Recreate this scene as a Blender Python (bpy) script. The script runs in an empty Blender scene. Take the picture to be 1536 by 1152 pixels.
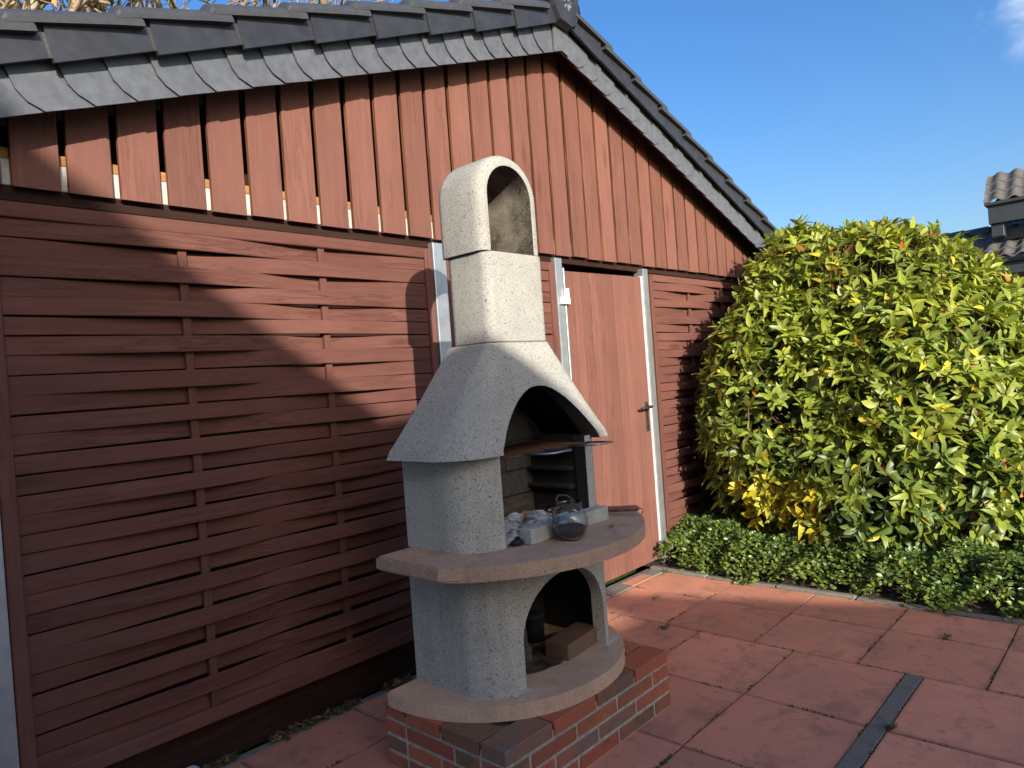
import bpy, bmesh, math, random
import numpy as np
from mathutils import Vector, Matrix
R = math.radians
rnd = random.Random(7)
npr = np.random.RandomState(11)

# ------------------------------------------------------------ camera, world, sun, exposure
scene = bpy.context.scene
col = scene.collection
CAM = Vector((0.0, -2.75, 1.391))
cam_d = bpy.data.cameras.new('camera')
cam_d.lens = 24.85; cam_d.sensor_width = 36.0; cam_d.clip_start = 0.05; cam_d.clip_end = 600
cam = bpy.data.objects.new('camera', cam_d); col.objects.link(cam)
cr = Vector((0.67777, -0.73163, -0.07314)); cu = Vector((0.05402, -0.04966, 0.99730)); cf = Vector((0.73329, 0.67989, -0.00586))
cam.matrix_world = Matrix(((cr.x, cu.x, -cf.x, CAM.x), (cr.y, cu.y, -cf.y, CAM.y), (cr.z, cu.z, -cf.z, CAM.z), (0, 0, 0, 1)))
scene.camera = cam

SUN = Vector((0.525, 1.0, -0.383)).normalized()          # direction the light travels
elev = math.asin(-SUN.z); azim = math.atan2(-SUN.x, -SUN.y)
world = bpy.data.worlds.new('World'); scene.world = world; world.use_nodes = True
wn = world.node_tree; wn.nodes.clear()
def wnode(t, **k):
    n = wn.nodes.new(t)
    for a, b in k.items(): setattr(n, a, b)
    return n
sky = wnode('ShaderNodeTexSky', sky_type='NISHITA', sun_disc=False, sun_elevation=elev, sun_rotation=azim, air_density=1.0, dust_density=2.8, ozone_density=2.6)
bg = wnode('ShaderNodeBackground'); bg.inputs['Strength'].default_value = 0.14
wo = wnode('ShaderNodeOutputWorld')
wtc = wnode('ShaderNodeTexCoord')
def wisp(direction, size, scale, lo, hi):
    d = Vector(direction).normalized()
    dp = wnode('ShaderNodeVectorMath', operation='DISTANCE'); wn.links.new(wtc.outputs['Generated'], dp.inputs[0]); dp.inputs[1].default_value = d
    mr = wnode('ShaderNodeMapRange'); wn.links.new(dp.outputs['Value'], mr.inputs['Value'])
    mr.inputs['From Min'].default_value = size; mr.inputs['From Max'].default_value = 0.0
    nz = wnode('ShaderNodeTexNoise'); wn.links.new(wtc.outputs['Generated'], nz.inputs['Vector'])
    nz.inputs['Scale'].default_value = scale; nz.inputs['Detail'].default_value = 7; nz.inputs['Distortion'].default_value = 0.6
    ad = wnode('ShaderNodeMath', operation='MULTIPLY_ADD'); wn.links.new(mr.outputs[0], ad.inputs[0]); ad.inputs[1].default_value = 0.45; wn.links.new(nz.outputs['Fac'], ad.inputs[2])
    m2 = wnode('ShaderNodeMapRange', interpolation_type='SMOOTHSTEP'); wn.links.new(ad.outputs[0], m2.inputs['Value'])
    m2.inputs['From Min'].default_value = lo; m2.inputs['From Max'].default_value = hi
    return m2.outputs[0]
def pix_dir(px, py): return cf + cr * ((px - 768) / 1060.3) - cu * ((py - 576) / 1060.3)
m_a = wisp(pix_dir(1545, 30), 0.085, 13.0, 0.70, 1.25)
m_b = wisp(pix_dir(1422, 222), 0.035, 34.0, 0.80, 1.9)
mx = wnode('ShaderNodeMath', operation='MAXIMUM'); wn.links.new(m_a, mx.inputs[0]); wn.links.new(m_b, mx.inputs[1])
mix = wnode('ShaderNodeMix', data_type='RGBA'); wn.links.new(mx.outputs[0], mix.inputs['Factor'])
hs = wnode('ShaderNodeHueSaturation'); hs.inputs['Hue'].default_value = 0.508; hs.inputs['Saturation'].default_value = 1.30; hs.inputs['Value'].default_value = 1.0
wn.links.new(sky.outputs[0], hs.inputs['Color']); wn.links.new(hs.outputs[0], mix.inputs['A']); mix.inputs['B'].default_value = (5.0, 5.4, 6.0, 1)
wn.links.new(mix.outputs['Result'], bg.inputs['Color']); wn.links.new(bg.outputs[0], wo.inputs[0])

sun_d = bpy.data.lights.new('sun', 'SUN'); sun_d.energy = 4.4; sun_d.angle = R(0.55); sun_d.color = (1.0, 0.93, 0.83)
sun = bpy.data.objects.new('sun', sun_d); col.objects.link(sun)
sun.rotation_euler = SUN.to_track_quat('-Z', 'Y').to_euler(); sun.location = (-6, -14, 9)
vs = scene.view_settings
vs.view_transform = 'Standard'; vs.look = 'None'; vs.exposure = 0.80; vs.gamma = 1.0; vs.use_curve_mapping = False

# ------------------------------------------------------------ materials
MATS = {}
class NT:
    def __init__(s, name):
        s.m = bpy.data.materials.new(name); s.m.use_nodes = True
        s.t = s.m.node_tree; s.b = s.t.nodes['Principled BSDF']; s.out = s.t.nodes['Material Output']
        MATS[name] = s.m
    def n(s, typ, ins=None, **k):
        x = s.t.nodes.new('ShaderNode' + typ)
        for a, b in k.items(): setattr(x, a, b)
        for a, b in (ins or {}).items():
            if isinstance(b, bpy.types.NodeSocket): s.t.links.new(b, x.inputs[a])
            else: x.inputs[a].default_value = b
        return x
    def coords(s, scale=(1, 1, 1), rand=True, kind='Object'):
        tc = s.n('TexCoord').outputs[kind]
        if rand:
            oi = s.n('ObjectInfo').outputs['Random']
            c = s.n('CombineXYZ', {'X': oi, 'Y': oi, 'Z': oi}).outputs[0]
            c = s.n('VectorMath', {0: c, 1: (37.0, 53.0, 71.0)}, operation='MULTIPLY').outputs[0]
            tc = s.n('VectorMath', {0: tc, 1: c}, operation='ADD').outputs[0]
        return s.n('Mapping', {'Vector': tc, 'Scale': scale}).outputs[0]
    def noise(s, vec, scale, detail=4, rough=.55, dist=0.0):
        return s.n('TexNoise', {'Vector': vec, 'Scale': scale, 'Detail': detail, 'Roughness': rough, 'Distortion': dist}).outputs['Fac']
    def ramp(s, fac, stops, interp='LINEAR'):
        r = s.n('ValToRGB', {'Fac': fac}); cr_ = r.color_ramp; cr_.interpolation = interp
        while len(cr_.elements) < len(stops): cr_.elements.new(0.5)
        for e, (p, c) in zip(cr_.elements, stops):
            e.position = p; e.color = (c, c, c, 1) if isinstance(c, (int, float)) else (*c, 1)
        return r.outputs[0]
    def mixc(s, fac, a, b, mode='MIX'):
        x = s.n('Mix', data_type='RGBA', blend_type=mode)
        for key, v in (('Factor', fac), ('A', a), ('B', b)):
            sock = [i for i in x.inputs if i.name == key and i.type == ('VALUE' if key == 'Factor' else 'RGBA')][0]
            if isinstance(v, bpy.types.NodeSocket): s.t.links.new(v, sock)
            else: sock.default_value = v if key == 'Factor' else (*v, 1)
        return [o for o in x.outputs if o.type == 'RGBA'][0]
    def bump(s, h, strength, dist, prev=None):
        d = {'Height': h, 'Strength': strength, 'Distance': dist}
        if prev is not None: d['Normal'] = prev
        return s.n('Bump', d).outputs[0]
    def fin(s, color=None, rough=.7, normal=None, metal=0.0, spec=0.5):
        if isinstance(color, bpy.types.NodeSocket): s.t.links.new(color, s.b.inputs['Base Color'])
        elif color is not None: s.b.inputs['Base Color'].default_value = (*color, 1)
        if isinstance(rough, bpy.types.NodeSocket): s.t.links.new(rough, s.b.inputs['Roughness'])
        else: s.b.inputs['Roughness'].default_value = rough
        if normal is not None: s.t.links.new(normal, s.b.inputs['Normal'])
        s.b.inputs['Metallic'].default_value = metal; s.b.inputs['Specular IOR Level'].default_value = spec
        return s.m

def wood(name, grain, c1, c2, c3, crack=0.5):
    t = NT(name)
    sc = {'x': (1.2, 22, 22), 'z': (22, 22, 1.2)}[grain]
    v = t.coords(sc); v2 = t.coords({'x': (1.5, 6, 6), 'z': (6, 6, 1.5)}[grain])
    n1 = t.noise(v, 2.2, 5, .6, .4); n2 = t.noise(v2, 1.3, 3); fine = t.noise(v, 9, 4, .7)
    c = t.ramp(n1, [(.25, c2), (.55, c1), (.85, c3)])
    c = t.mixc(t.ramp(n2, [(.3, 0.0), (.75, 0.4)]), c, c2)
    oi = t.n('ObjectInfo').outputs['Random']
    c = t.mixc(1.0, c, t.ramp(oi, [(0, .86), (1, 1.12)]), 'MULTIPLY')
    line = t.ramp(n1, [(.44, 1.0), (.485, 0.0), (.50, 0.0), (.54, 1.0)])
    lmask = t.ramp(t.noise(v2, .9, 2), [(.5, 0.0), (.62, 1.0)])
    lk = t.n('Math', {0: t.n('Math', {0: 1.0, 1: line}, operation='SUBTRACT').outputs[0], 1: lmask}, operation='MULTIPLY').outputs[0]
    lk = t.n('Math', {0: lk, 1: crack}, operation='MULTIPLY').outputs[0]
    c = t.mixc(lk, c, (c2[0] * .4, c2[1] * .4, c2[2] * .4))
    speck = t.ramp(t.noise(t.coords(), 60, 2), [(.74, 0.0), (.8, .35)])
    c = t.mixc(speck, c, (c3[0] * 1.3, c3[1] * 1.5, c3[2] * 1.5))
    # knots
    vk = t.n('TexVoronoi', {'Vector': t.coords({'x': (1.1, 5, 5), 'z': (5, 5, 1.1)}[grain]), 'Scale': 1.0}).outputs['Distance']
    kn = t.ramp(vk, [(.03, .6), (.09, .25), (.14, 0.0)])
    c = t.mixc(kn, c, (c2[0] * .55, c2[1] * .5, c2[2] * .5))
    fade = t.ramp(t.noise(t.coords(rand=False), 2.3, 5, .65), [(.40, 0.0), (.72, .38)])
    c = t.mixc(fade, c, (c1[0] * .62, c1[1] * .66, c1[2] * .72))
    chalk = t.ramp(t.noise(v, 5.5, 6, .75), [(.68, 0.0), (.82, .22)])
    c = t.mixc(chalk, c, (c3[0] * 1.5, c3[1] * 1.9, c3[2] * 2.1))
    b = t.bump(n1, .35, .004); b = t.bump(fine, .35, .0015, b)
    b = t.bump(lk, -.5, .002, b)
    return t.fin(c, t.ramp(n2, [(0, .68), (1, .85)]), b, spec=.06)
wood('paint_vertical', 'z', (.190, .086, .065), (.160, .072, .055), (.218, .100, .076), .4)
wood('paint_horizontal', 'x', (.158, .068, .052), (.120, .052, .040), (.188, .082, .062), .5)  # the board paint darkened for panels, to deepen the shade on the fence
wood('raw_wood', 'z', (.20, .080, .042), (.11, .044, .029), (.55, .27, .10), .4)
wood('paint_stile', 'z', (.158, .068, .052), (.120, .052, .040), (.188, .082, .062), .4)  # upright grain in the same shade-darkened panel tone
wood('beam_wood', 'x', (.42, .22, .09), (.28, .13, .05), (.50, .30, .14), .4)
wood('dark_wood', 'x', (.05, .026, .019), (.028, .015, .012), (.07, .037, .027), .4)

def concrete(name, base, dark, light, pits=1.0, stain=0.0):
    t = NT(name)
    v = t.coords(rand=False, kind='Object')
    big = t.noise(v, 3.0, 4); mid = t.noise(v, 28, 4, .6); fin_ = t.noise(v, 230, 3, .75)
    c = t.ramp(big, [(.3, tuple(a * .86 for a in base)), (.7, base)])
    c = t.mixc(t.ramp(fin_, [(.36, .85), (.50, 0.0)]), c, dark)
    c = t.mixc(t.ramp(fin_, [(.56, 0.0), (.72, .6)]), c, light)
    pn = t.noise(v, 135, 3, .6, .4); pn2 = t.noise(v, 75, 2, .5, .3)
    p1 = t.ramp(pn, [(.34, 1.0), (.41, 0.0)]); p2 = t.ramp(pn2, [(.27, 1.0), (.33, 0.0)])
    pit = t.n('Math', {0: p1, 1: p2}, operation='MAXIMUM').outputs[0]
    pit = t.n('Math', {0: pit, 1: pits}, operation='MULTIPLY').outputs[0]
    c = t.mixc(t.n('Math', {0: pit, 1: .8}, operation='MULTIPLY').outputs[0], c, tuple(a * .3 for a in dark))
    blot = t.noise(v, 6.5, 5, .65); c = t.mixc(t.ramp(blot, [(.5, 0.0), (.72, .30)]), c, tuple(a * .5 for a in base))
    if stain:
        st = t.noise(t.coords((9, 9, .8), rand=False), 1.3, 4, .6)
        c = t.mixc(t.ramp(st, [(.48, 0.0), (.75, stain)]), c, tuple(a * .38 for a in base))
    b = t.bump(mid, .35, .004); b = t.bump(fin_, .55, .0022, b); b = t.bump(pit, -.8, .004, b)
    return t.fin(c, .88, b, spec=.25)
concrete('cast_concrete', (.41, .395, .35), (.185, .18, .165), (.52, .505, .455), .85, .22)
concrete('grey_concrete', (.52, .50, .44), (.17, .165, .145), (.60, .575, .50), 1.0, .42)  # the cast concrete again, lightened for the parts standing in shade
concrete('column_concrete', (.52, .50, .44), (.17, .165, .14), (.60, .57, .49), .9, .45)  # base lightened for shade like the cheeks; the staining is its own
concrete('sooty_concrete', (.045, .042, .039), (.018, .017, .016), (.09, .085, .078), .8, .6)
concrete('brown_concrete', (.52, .345, .235), (.30, .19, .13), (.64, .45, .32), .6, .5)
concrete('pale_plate', (.66, .445, .30), (.42, .28, .19), (.76, .55, .39), .5, .3)
concrete('kerb_concrete', (.25, .225, .185), (.11, .10, .085), (.34, .31, .265), .8, .5)
concrete('strip_concrete', (.21, .19, .165), (.10, .092, .082), (.29, .265, .235), .8, .3)
concrete('stone_pale', (.55, .56, .58), (.35, .35, .36), (.68, .68, .70), .3, .1)

def soot_inside():
    t = NT('chimney_soot'); v = t.coords(rand=False)
    g = t.n('SeparateXYZ', {'Vector': t.n('TexCoord').outputs['Object']}).outputs
    n = t.noise(v, 120, 3, .7); b0 = t.noise(v, 7, 4)
    c = t.ramp(n, [(.3, (.02, .017, .014)), (.52, (.08, .068, .055)), (.75, (.20, .175, .14))])
    c = t.mixc(t.ramp(b0, [(.4, 0.0), (.75, .8)]), c, (.30, .265, .21))
    return t.fin(c, .95, t.bump(n, .6, .004), spec=.1)
soot_inside()

def brick():
    t = NT('clinker_brick'); oi = t.n('ObjectInfo').outputs['Random']
    v = t.coords(); n = t.noise(v, 7, 3, .5, .3); f = t.noise(v, 70, 4, .7)
    hue = t.ramp(oi, [(0, (.40, .110, .060)), (.24, (.31, .088, .052)), (.44, (.17, .10, .06)), (.60, (.15, .105, .06)), (.76, (.42, .13, .065)), (.93, (.20, .13, .10))], 'CONSTANT')
    alt = t.ramp(t.n('Math', {0: t.n('Math', {0: oi, 1: 7.31}, operation='MULTIPLY').outputs[0], 1: 1.0}, operation='MODULO').outputs[0], [(0, (.14, .10, .055)), (.4, (.40, .11, .055)), (.7, (.17, .10, .06)), (1, (.36, .13, .07))])
    c = t.mixc(t.ramp(n, [(.42, 0.0), (.6, .9)]), hue, alt)
    c = t.mixc(t.ramp(f, [(.6, 0.0), (.8, .25)]), c, (.33, .24, .19))
    w = t.ramp(t.noise(v, 16, 5, .7), [(.62, 0.0), (.8, .45)])
    c = t.mixc(w, c, (.32, .27, .24))
    dk = t.ramp(t.noise(v, 26, 5, .7), [(.55, 0.0), (.75, .6)]); c = t.mixc(dk, c, (.07, .045, .035))
    b = t.bump(f, .6, .003); b = t.bump(t.noise(v, 22, 4, .6), .5, .006, b)
    return t.fin(c, t.ramp(f, [(0, .6), (1, .8)]), b, spec=.35)
brick()
def simple(name, color, rough=.7, metal=0., var=.2, scale=30., bump=.2, spec=.5, bd=.003):
    t = NT(name); v = t.coords(); n = t.noise(v, scale, 4, .6); n2 = t.noise(v, scale * .13, 3)
    c = t.ramp(n, [(.25, tuple(a * (1 - var) for a in color)), (.75, tuple(min(1, a * (1 + var)) for a in color))])
    c = t.mixc(t.ramp(n2, [(.3, 0.0), (.8, var)]), c, tuple(a * .55 for a in color))
    return t.fin(c, rough, t.bump(n, bump, bd), metal, spec)
simple('mortar', (.42, .385, .33), .95, 0, .45, 45, .9)
simple('dark_mortar', (.07, .06, .05), .95, 0, .3, 60, .5)
simple('joint_sand', (.20, .15, .115), .97, 0, .6, 9, .6)
simple('soil', (.045, .032, .022), .98, 0, .5, 18, .8, bd=.03)
simple('galvanised', (.50, .52, .54), .42, .75, .16, 14, .12)
simple('white_paint', (.78, .78, .76), .45, 0, .06, 20, .1)
simple('white_beam', (.46, .44, .40), .7, 0, .2, 20, .2)
simple('slate', (.098, .106, .120), .48, 0, .30, 24, .45, .5, .003)
simple('tile_black', (.030, .031, .035), .36, 0, .4, 16, .15, .5, .001)
simple('tile_roll', (.052, .053, .057), .30, 0, .18, 40, .10, .5, .001)
simple('terracotta', (.45, .18, .08), .8)
simple('iron_black', (.022, .020, .019), .5, .3, .3, 50, .2)
simple('iron_handle', (.06, .052, .048), .42, .5, .3, 50, .2)
simple('rust', (.13, .055, .026), .9, .1, .5, 120, .5)
simple('steel_wire', (.42, .43, .45), .35, .9, .2, 60, .1)
simple('charcoal', (.012, .012, .013), .8, 0, .3, 60, .6)
simple('fire_brick', (.085, .072, .064), .95, 0, .5, 40, .6)
simple('burnt_wood', (.10, .072, .042), .97, 0, .6, 60, .9, bd=.008)
simple('dry_leaf', (.24, .12, .045), .8, 0, .4, 30, .3)
simple('rope', (.10, .075, .055), .95, 0, .4, 160, .8)
simple('turned_wood', (.19, .085, .055), .65, 0, .4, 40, .4)
simple('house_tile', (.105, .098, .092), .8, 0, .4, 9, .4, bd=.01)
simple('house_fascia', (.028, .036, .042), .5, 0, .2, 12, .2)
simple('gutter', (.12, .14, .16), .4, .4, .2, 12, .1)
simple('render_wall', (.74, .72, .68), .9, 0, .12, 20, .3)
simple('house_brick', (.27, .10, .065), .9, 0, .3, 12, .4)
simple('bark_pale', (.42, .36, .25), .9, 0, .4, 14, .6, bd=.02)
simple('twig', (.26, .20, .13), .9, 0, .3, 20, .3)
simple('stem', (.17, .10, .06), .9, 0, .4, 40, .5)
simple('moss', (.075, .085, .03), .98, 0, .5, 80, .8)
simple('grey_pad', (.10, .095, .09), .9, 0, .25, 40, .4)

def window_glass():
    t = NT('window_glass'); return t.fin((.02, .025, .03), .06, None, 0, .8)
window_glass()
def ash():
    t = NT('ash'); v = t.coords(rand=False); n = t.noise(v, 38, 6, .7); m = t.noise(v, 9, 4, .6)
    c = t.ramp(n, [(.30, (.05, .05, .05)), (.44, (.33, .325, .32)), (.62, (.75, .74, .73))])
    c = t.mixc(t.ramp(m, [(.5, 0.0), (.66, .85)]), c, (.06, .055, .05))
    return t.fin(c, .98, t.bump(n, 1.0, .01), spec=.1)
ash()
def paver_mat():
    t = NT('paver_red'); v = t.coords(); w = t.coords(rand=False, kind='Object'); oi = t.n('ObjectInfo').outputs['Random']
    big = t.noise(v, 2.6, 4, .6); mid = t.noise(v, 15, 5, .65); f = t.noise(v, 240, 3, .7)
    c = t.ramp(f, [(.3, (.56, .225, .136)), (.7, (.70, .30, .19))])
    c = t.mixc(1.0, c, t.ramp(oi, [(0, .82), (1, 1.12)]), 'MULTIPLY')
    c = t.mixc(t.ramp(big, [(.42, 0.0), (.78, .62)]), c, (.30, .165, .12))
    c = t.mixc(t.ramp(mid, [(.56, 0.0), (.74, .55)]), c, (.20, .115, .085))
    c = t.mixc(t.ramp(mid, [(.22, .35), (.36, 0.0)]), c, (.60, .31, .21))
    g = t.n('TexCoord').outputs['Generated']; s = t.n('SeparateXYZ', {'Vector': g}).outputs
    def edge(o):
        a = t.n('Math', {0: t.n('Math', {0: o, 1: .5}, operation='SUBTRACT').outputs[0]}, operation='ABSOLUTE').outputs[0]
        return a
    e = t.n('Math', {0: edge(s[0]), 1: edge(s[1])}, operation='MAXIMUM').outputs[0]
    e = t.n('Math', {0: e, 1: t.n('Math', {0: mid, 1: .06}, operation='MULTIPLY').outputs[0]}, operation='ADD').outputs[0]
    c = t.mixc(t.ramp(e, [(.50, 0.0), (.545, .6)]), c, (.12, .08, .06))
    wv = t.n('VectorMath', {0: t.n('TexCoord').outputs['Object'], 1: t.n('CombineXYZ', {'X': oi, 'Y': oi, 'Z': oi}).outputs[0]}, operation='ADD').outputs[0]
    blot = t.noise(wv, 5.5, 6, .7, .6); c = t.mixc(t.ramp(blot, [(.52, 0.0), (.66, .45)]), c, (.15, .09, .068))
    sp = t.ramp(t.noise(v, 95, 3, .6), [(.68, 0.0), (.73, .7)]); c = t.mixc(sp, c, (.10, .065, .05))
    sp2 = t.ramp(t.noise(v, 60, 2, .5), [(.77, 0.0), (.80, .6)]); c = t.mixc(sp2, c, (.62, .50, .42))
    b = t.bump(f, .35, .0015); b = t.bump(mid, .15, .004, b)
    return t.fin(c, .88, b, spec=.25)
paver_mat()
def grass():
    t = NT('lawn'); v = t.coords(rand=False); n = t.noise(v, 3, 5); f = t.noise(v, 60, 3)
    c = t.ramp(n, [(.3, (.05, .075, .02)), (.7, (.085, .11, .03))])
    return t.fin(c, .95, t.bump(f, .8, .03), spec=.2)
grass()
def leafmat(name, rough, trans):
    t = NT(name); at = t.n('Attribute', attribute_name='leafcol').outputs['Color']
    gm = t.n('NewGeometry')
    v = t.n('TexCoord').outputs['Object']
    n = t.noise(v, 45, 3)
    c = t.mixc(1.0, at, t.ramp(n, [(.3, .82), (.7, 1.12)]), 'MULTIPLY')
    c = t.mixc(t.n('Math', {0: gm.outputs['Backfacing'], 1: .5}, operation='MULTIPLY').outputs[0], c, (.17, .19, .07))
    t.fin(c, rough, t.bump(n, .15, .002), spec=.45)
    tr = t.n('BsdfTranslucent', {'Color': t.mixc(1.0, at, (1.25, 1.3, .6), 'MULTIPLY')})
    mx_ = t.n('MixShader', {0: trans, 1: t.b.outputs[0], 2: tr.outputs[0]})
    t.t.links.new(mx_.outputs[0], t.out.inputs[0]); return t.m
leafmat('leaf_gloss', .42, .22); leafmat('leaf_small', .36, .15); leafmat('leaf_dry', .8, .25)
def glass():
    t = NT('jar_glass'); t.b.inputs['Transmission Weight'].default_value = 1.0; t.b.inputs['IOR'].default_value = 1.45
    t.fin((.80, .83, .84), .05); return t.m
glass()

# ------------------------------------------------------------ mesh helpers
def newmesh(name, verts, faces, mats, fmat=None, smooth=False):
    me = bpy.data.meshes.new(name); me.from_pydata([tuple(v) for v in verts], [], faces)
    for m in (mats if isinstance(mats, (list, tuple)) else [mats]): me.materials.append(MATS[m])
    if fmat is not None: me.polygons.foreach_set('material_index', fmat)
    if smooth: me.polygons.foreach_set('use_smooth', [True] * len(me.polygons))
    me.update(); return me
def obj(name, me, parent=None, loc=(0, 0, 0), rot=(0, 0, 0)):
    o = bpy.data.objects.new(name, me); col.objects.link(o); o.location = loc; o.rotation_euler = rot
    if parent: o.parent = parent
    return o
def tag(o, label=None, cat=None, group=None, kind=None):
    for k, v in (('label', label), ('category', cat), ('group', group), ('kind', kind)):
        if v: o[k] = v
    return o
def empty(name, label, cat, loc=(0, 0, 0), group=None):
    o = bpy.data.objects.new(name, None); col.objects.link(o); o.location = loc; o.empty_display_size = .1
    return tag(o, label, cat, group)
def fixn(bm): bmesh.ops.recalc_face_normals(bm, faces=bm.faces[:])
def bm_mesh(bm, name, mats, smooth=False, angle=None):
    fixn(bm); me = bpy.data.meshes.new(name); bm.to_mesh(me); bm.free()
    for m in (mats if isinstance(mats, (list, tuple)) else [mats]): me.materials.append(MATS[m])
    if smooth: me.polygons.foreach_set('use_smooth', [True] * len(me.polygons))
    if angle: me.set_sharp_from_angle(angle=R(angle))
    return me
def box_bm(x0, x1, y0, y1, z0, z1, bev=0.0, seg=1, bm=None):
    b = bm or bmesh.new()
    vs_ = [b.verts.new(p) for p in ((x0, y0, z0), (x1, y0, z0), (x1, y1, z0), (x0, y1, z0), (x0, y0, z1), (x1, y0, z1), (x1, y1, z1), (x0, y1, z1))]
    fs = [b.faces.new([vs_[i] for i in q]) for q in ((0, 3, 2, 1), (4, 5, 6, 7), (0, 1, 5, 4), (1, 2, 6, 5), (2, 3, 7, 6), (3, 0, 4, 7))]
    if bev:
        ed = list({e for f in fs for e in f.edges})
        bmesh.ops.bevel(b, geom=ed, offset=bev, segments=seg, affect='EDGES', profile=.6)
    return b
def box(name, x0, x1, y0, y1, z0, z1, mats, parent=None, bev=.003, seg=1):
    """a box whose origin is its own centre, so object coordinates are local"""
    cx, cy, cz = (x0 + x1) / 2, (y0 + y1) / 2, (z0 + z1) / 2
    me = bm_mesh(box_bm(x0 - cx, x1 - cx, y0 - cy, y1 - cy, z0 - cz, z1 - cz, bev, seg), name, mats)
    return obj(name, me, parent, (cx, cy, cz))
def prism_bm(poly, z0, z1, bm=None):
    """poly: xy list, extruded in z"""
    b = bm or bmesh.new(); n = len(poly)
    lo = [b.verts.new((p[0], p[1], z0)) for p in poly]; hi = [b.verts.new((p[0], p[1], z1)) for p in poly]
    f1 = b.faces.new(lo[::-1]); f2 = b.faces.new(hi)
    for i in range(n): b.faces.new((lo[i], lo[(i + 1) % n], hi[(i + 1) % n], hi[i]))
    return b
def tube_data(pts, rad, n=8):
    pts = [Vector(p) for p in pts]; V = []; F = []
    rads = rad if isinstance(rad, (list, tuple)) else [rad] * len(pts)
    ref = Vector((0, 0, 1))
    for i, p in enumerate(pts):
        d = (pts[min(i + 1, len(pts) - 1)] - pts[max(i - 1, 0)]).normalized()
        a = d.cross(ref)
        if a.length < .05: a = d.cross(Vector((1, 0, 0)))
        a.normalize(); b = d.cross(a)
        for k in range(n):
            t = 2 * math.pi * k / n; V.append(p + (a * math.cos(t) + b * math.sin(t)) * rads[i])
    for i in range(len(pts) - 1):
        for k in range(n): F.append((i * n + k, i * n + (k + 1) % n, (i + 1) * n + (k + 1) % n, (i + 1) * n + k))
    F.append(tuple(range(n))[::-1]); F.append(tuple(range((len(pts) - 1) * n, len(pts) * n)))
    return V, F
def tube(name, pts, rad, mat, parent=None, n=8, loc=(0, 0, 0)):
    V, F = tube_data(pts, rad, n); return obj(name, newmesh(name, V, F, mat, smooth=True), parent, loc)
def join_data(parts):
    V = []; F = []
    for v, f in parts:
        o = len(V); V += list(v); F += [tuple(i + o for i in q) for q in f]
    return V, F
def lathe_data(prof, n=24):
    V = []; F = []
    for (r_, z) in prof:
        for k in range(n): V.append((r_ * math.cos(2 * math.pi * k / n), r_ * math.sin(2 * math.pi * k / n), z))
    for i in range(len(prof) - 1):
        for k in range(n): F.append((i * n + k, i * n + (k + 1) % n, (i + 1) * n + (k + 1) % n, (i + 1) * n + k))
    return V, F

# ------------------------------------------------------------ setting: ground, patio, bed
g = obj('ground', newmesh('ground', [(-120, -120, -.06), (160, -120, -.06), (160, 160, -.06), (-120, 160, -.06)], [(0, 1, 2, 3)], 'lawn')); tag(g, kind='structure')
KX = 4.20                                              # inner line of the kerb
patio = obj('patio', newmesh('patio', [(-6, -9, -.014), (KX + .05, -9, -.014), (KX + .05, .0, -.014), (-6, .0, -.014)], [(0, 1, 2, 3)], 'joint_sand')); tag(patio, kind='structure')
SX = 3.33                                              # rows left of this line are shifted and carry the dark strip
def paver(x0, x1, y0, y1, mat='paver_red', name='paver', dz=None, th=.04):
    q = .0022; z = rnd.uniform(-.002, .002) if dz is None else dz
    o = box(name, x0 + q, x1 - q, y0 + q, y1 - q, -th, 0.0, mat, patio, .0035, 1)
    o.location.z += z; o.rotation_euler = (rnd.uniform(-.007, .007), rnd.uniform(-.007, .007), rnd.uniform(-.006, .006)); return o
xs_a = [3.33, 3.82, KX]
for i in range(2):
    ys = [-.155, -.665, -1.165, -1.655, -2.15, -2.65, -3.15, -3.65]
    for j in range(7): paver(xs_a[i], xs_a[i + 1], ys[j + 1], ys[j])
xs_b = [0.68, 1.215, 1.735, 2.265, 2.78, 3.33]
STRIP0, STRIP1 = -1.855, -1.925
yb = [-.045, -.385, -.88, -1.37, STRIP0]; yc = [STRIP1, -2.44, -2.95, -3.45]
for i in range(5):
    for a, b_ in list(zip(yb[:-1], yb[1:])) + list(zip(yc[:-1], yc[1:])):
        paver(xs_b[i], xs_b[i + 1], b_, a)
for i in range(4): paver(xs_b[i + 1], xs_b[i + 2], STRIP1, STRIP0, 'strip_concrete', 'dark_strip_stone', 0.001)
xd = [3.33, 3.57, 3.82, 4.07, 4.30]
for i in range(4): paver(xd[i], xd[i + 1], -.150, -.045, 'paver_red' if i % 2 == 0 else 'kerb_concrete', 'threshold_brick', .004)
wall_strip = box('wall_footing', -.2, 4.38, -.040, .0, -.05, -.004, 'kerb_concrete', patio, .003)
kerb = obj('kerb', bm_mesh(box_bm(KX + .012, KX + .048, -8, -.02, -.06, .0, .002), 'kerb', 'joint_sand')); tag(kerb, kind='structure')
y = -.03; i = 0
while y > -4.2:
    L = rnd.uniform(.42, .5)
    o = box('kerb_stone', KX + .006, KX + .056, y - L + .008, y, -.05, rnd.uniform(.008, .018), 'kerb_concrete', kerb, .008, 2)
    o.rotation_euler = (rnd.uniform(-.01, .01), rnd.uniform(-.06, .06), rnd.uniform(-.02, .02)); y -= L
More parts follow.
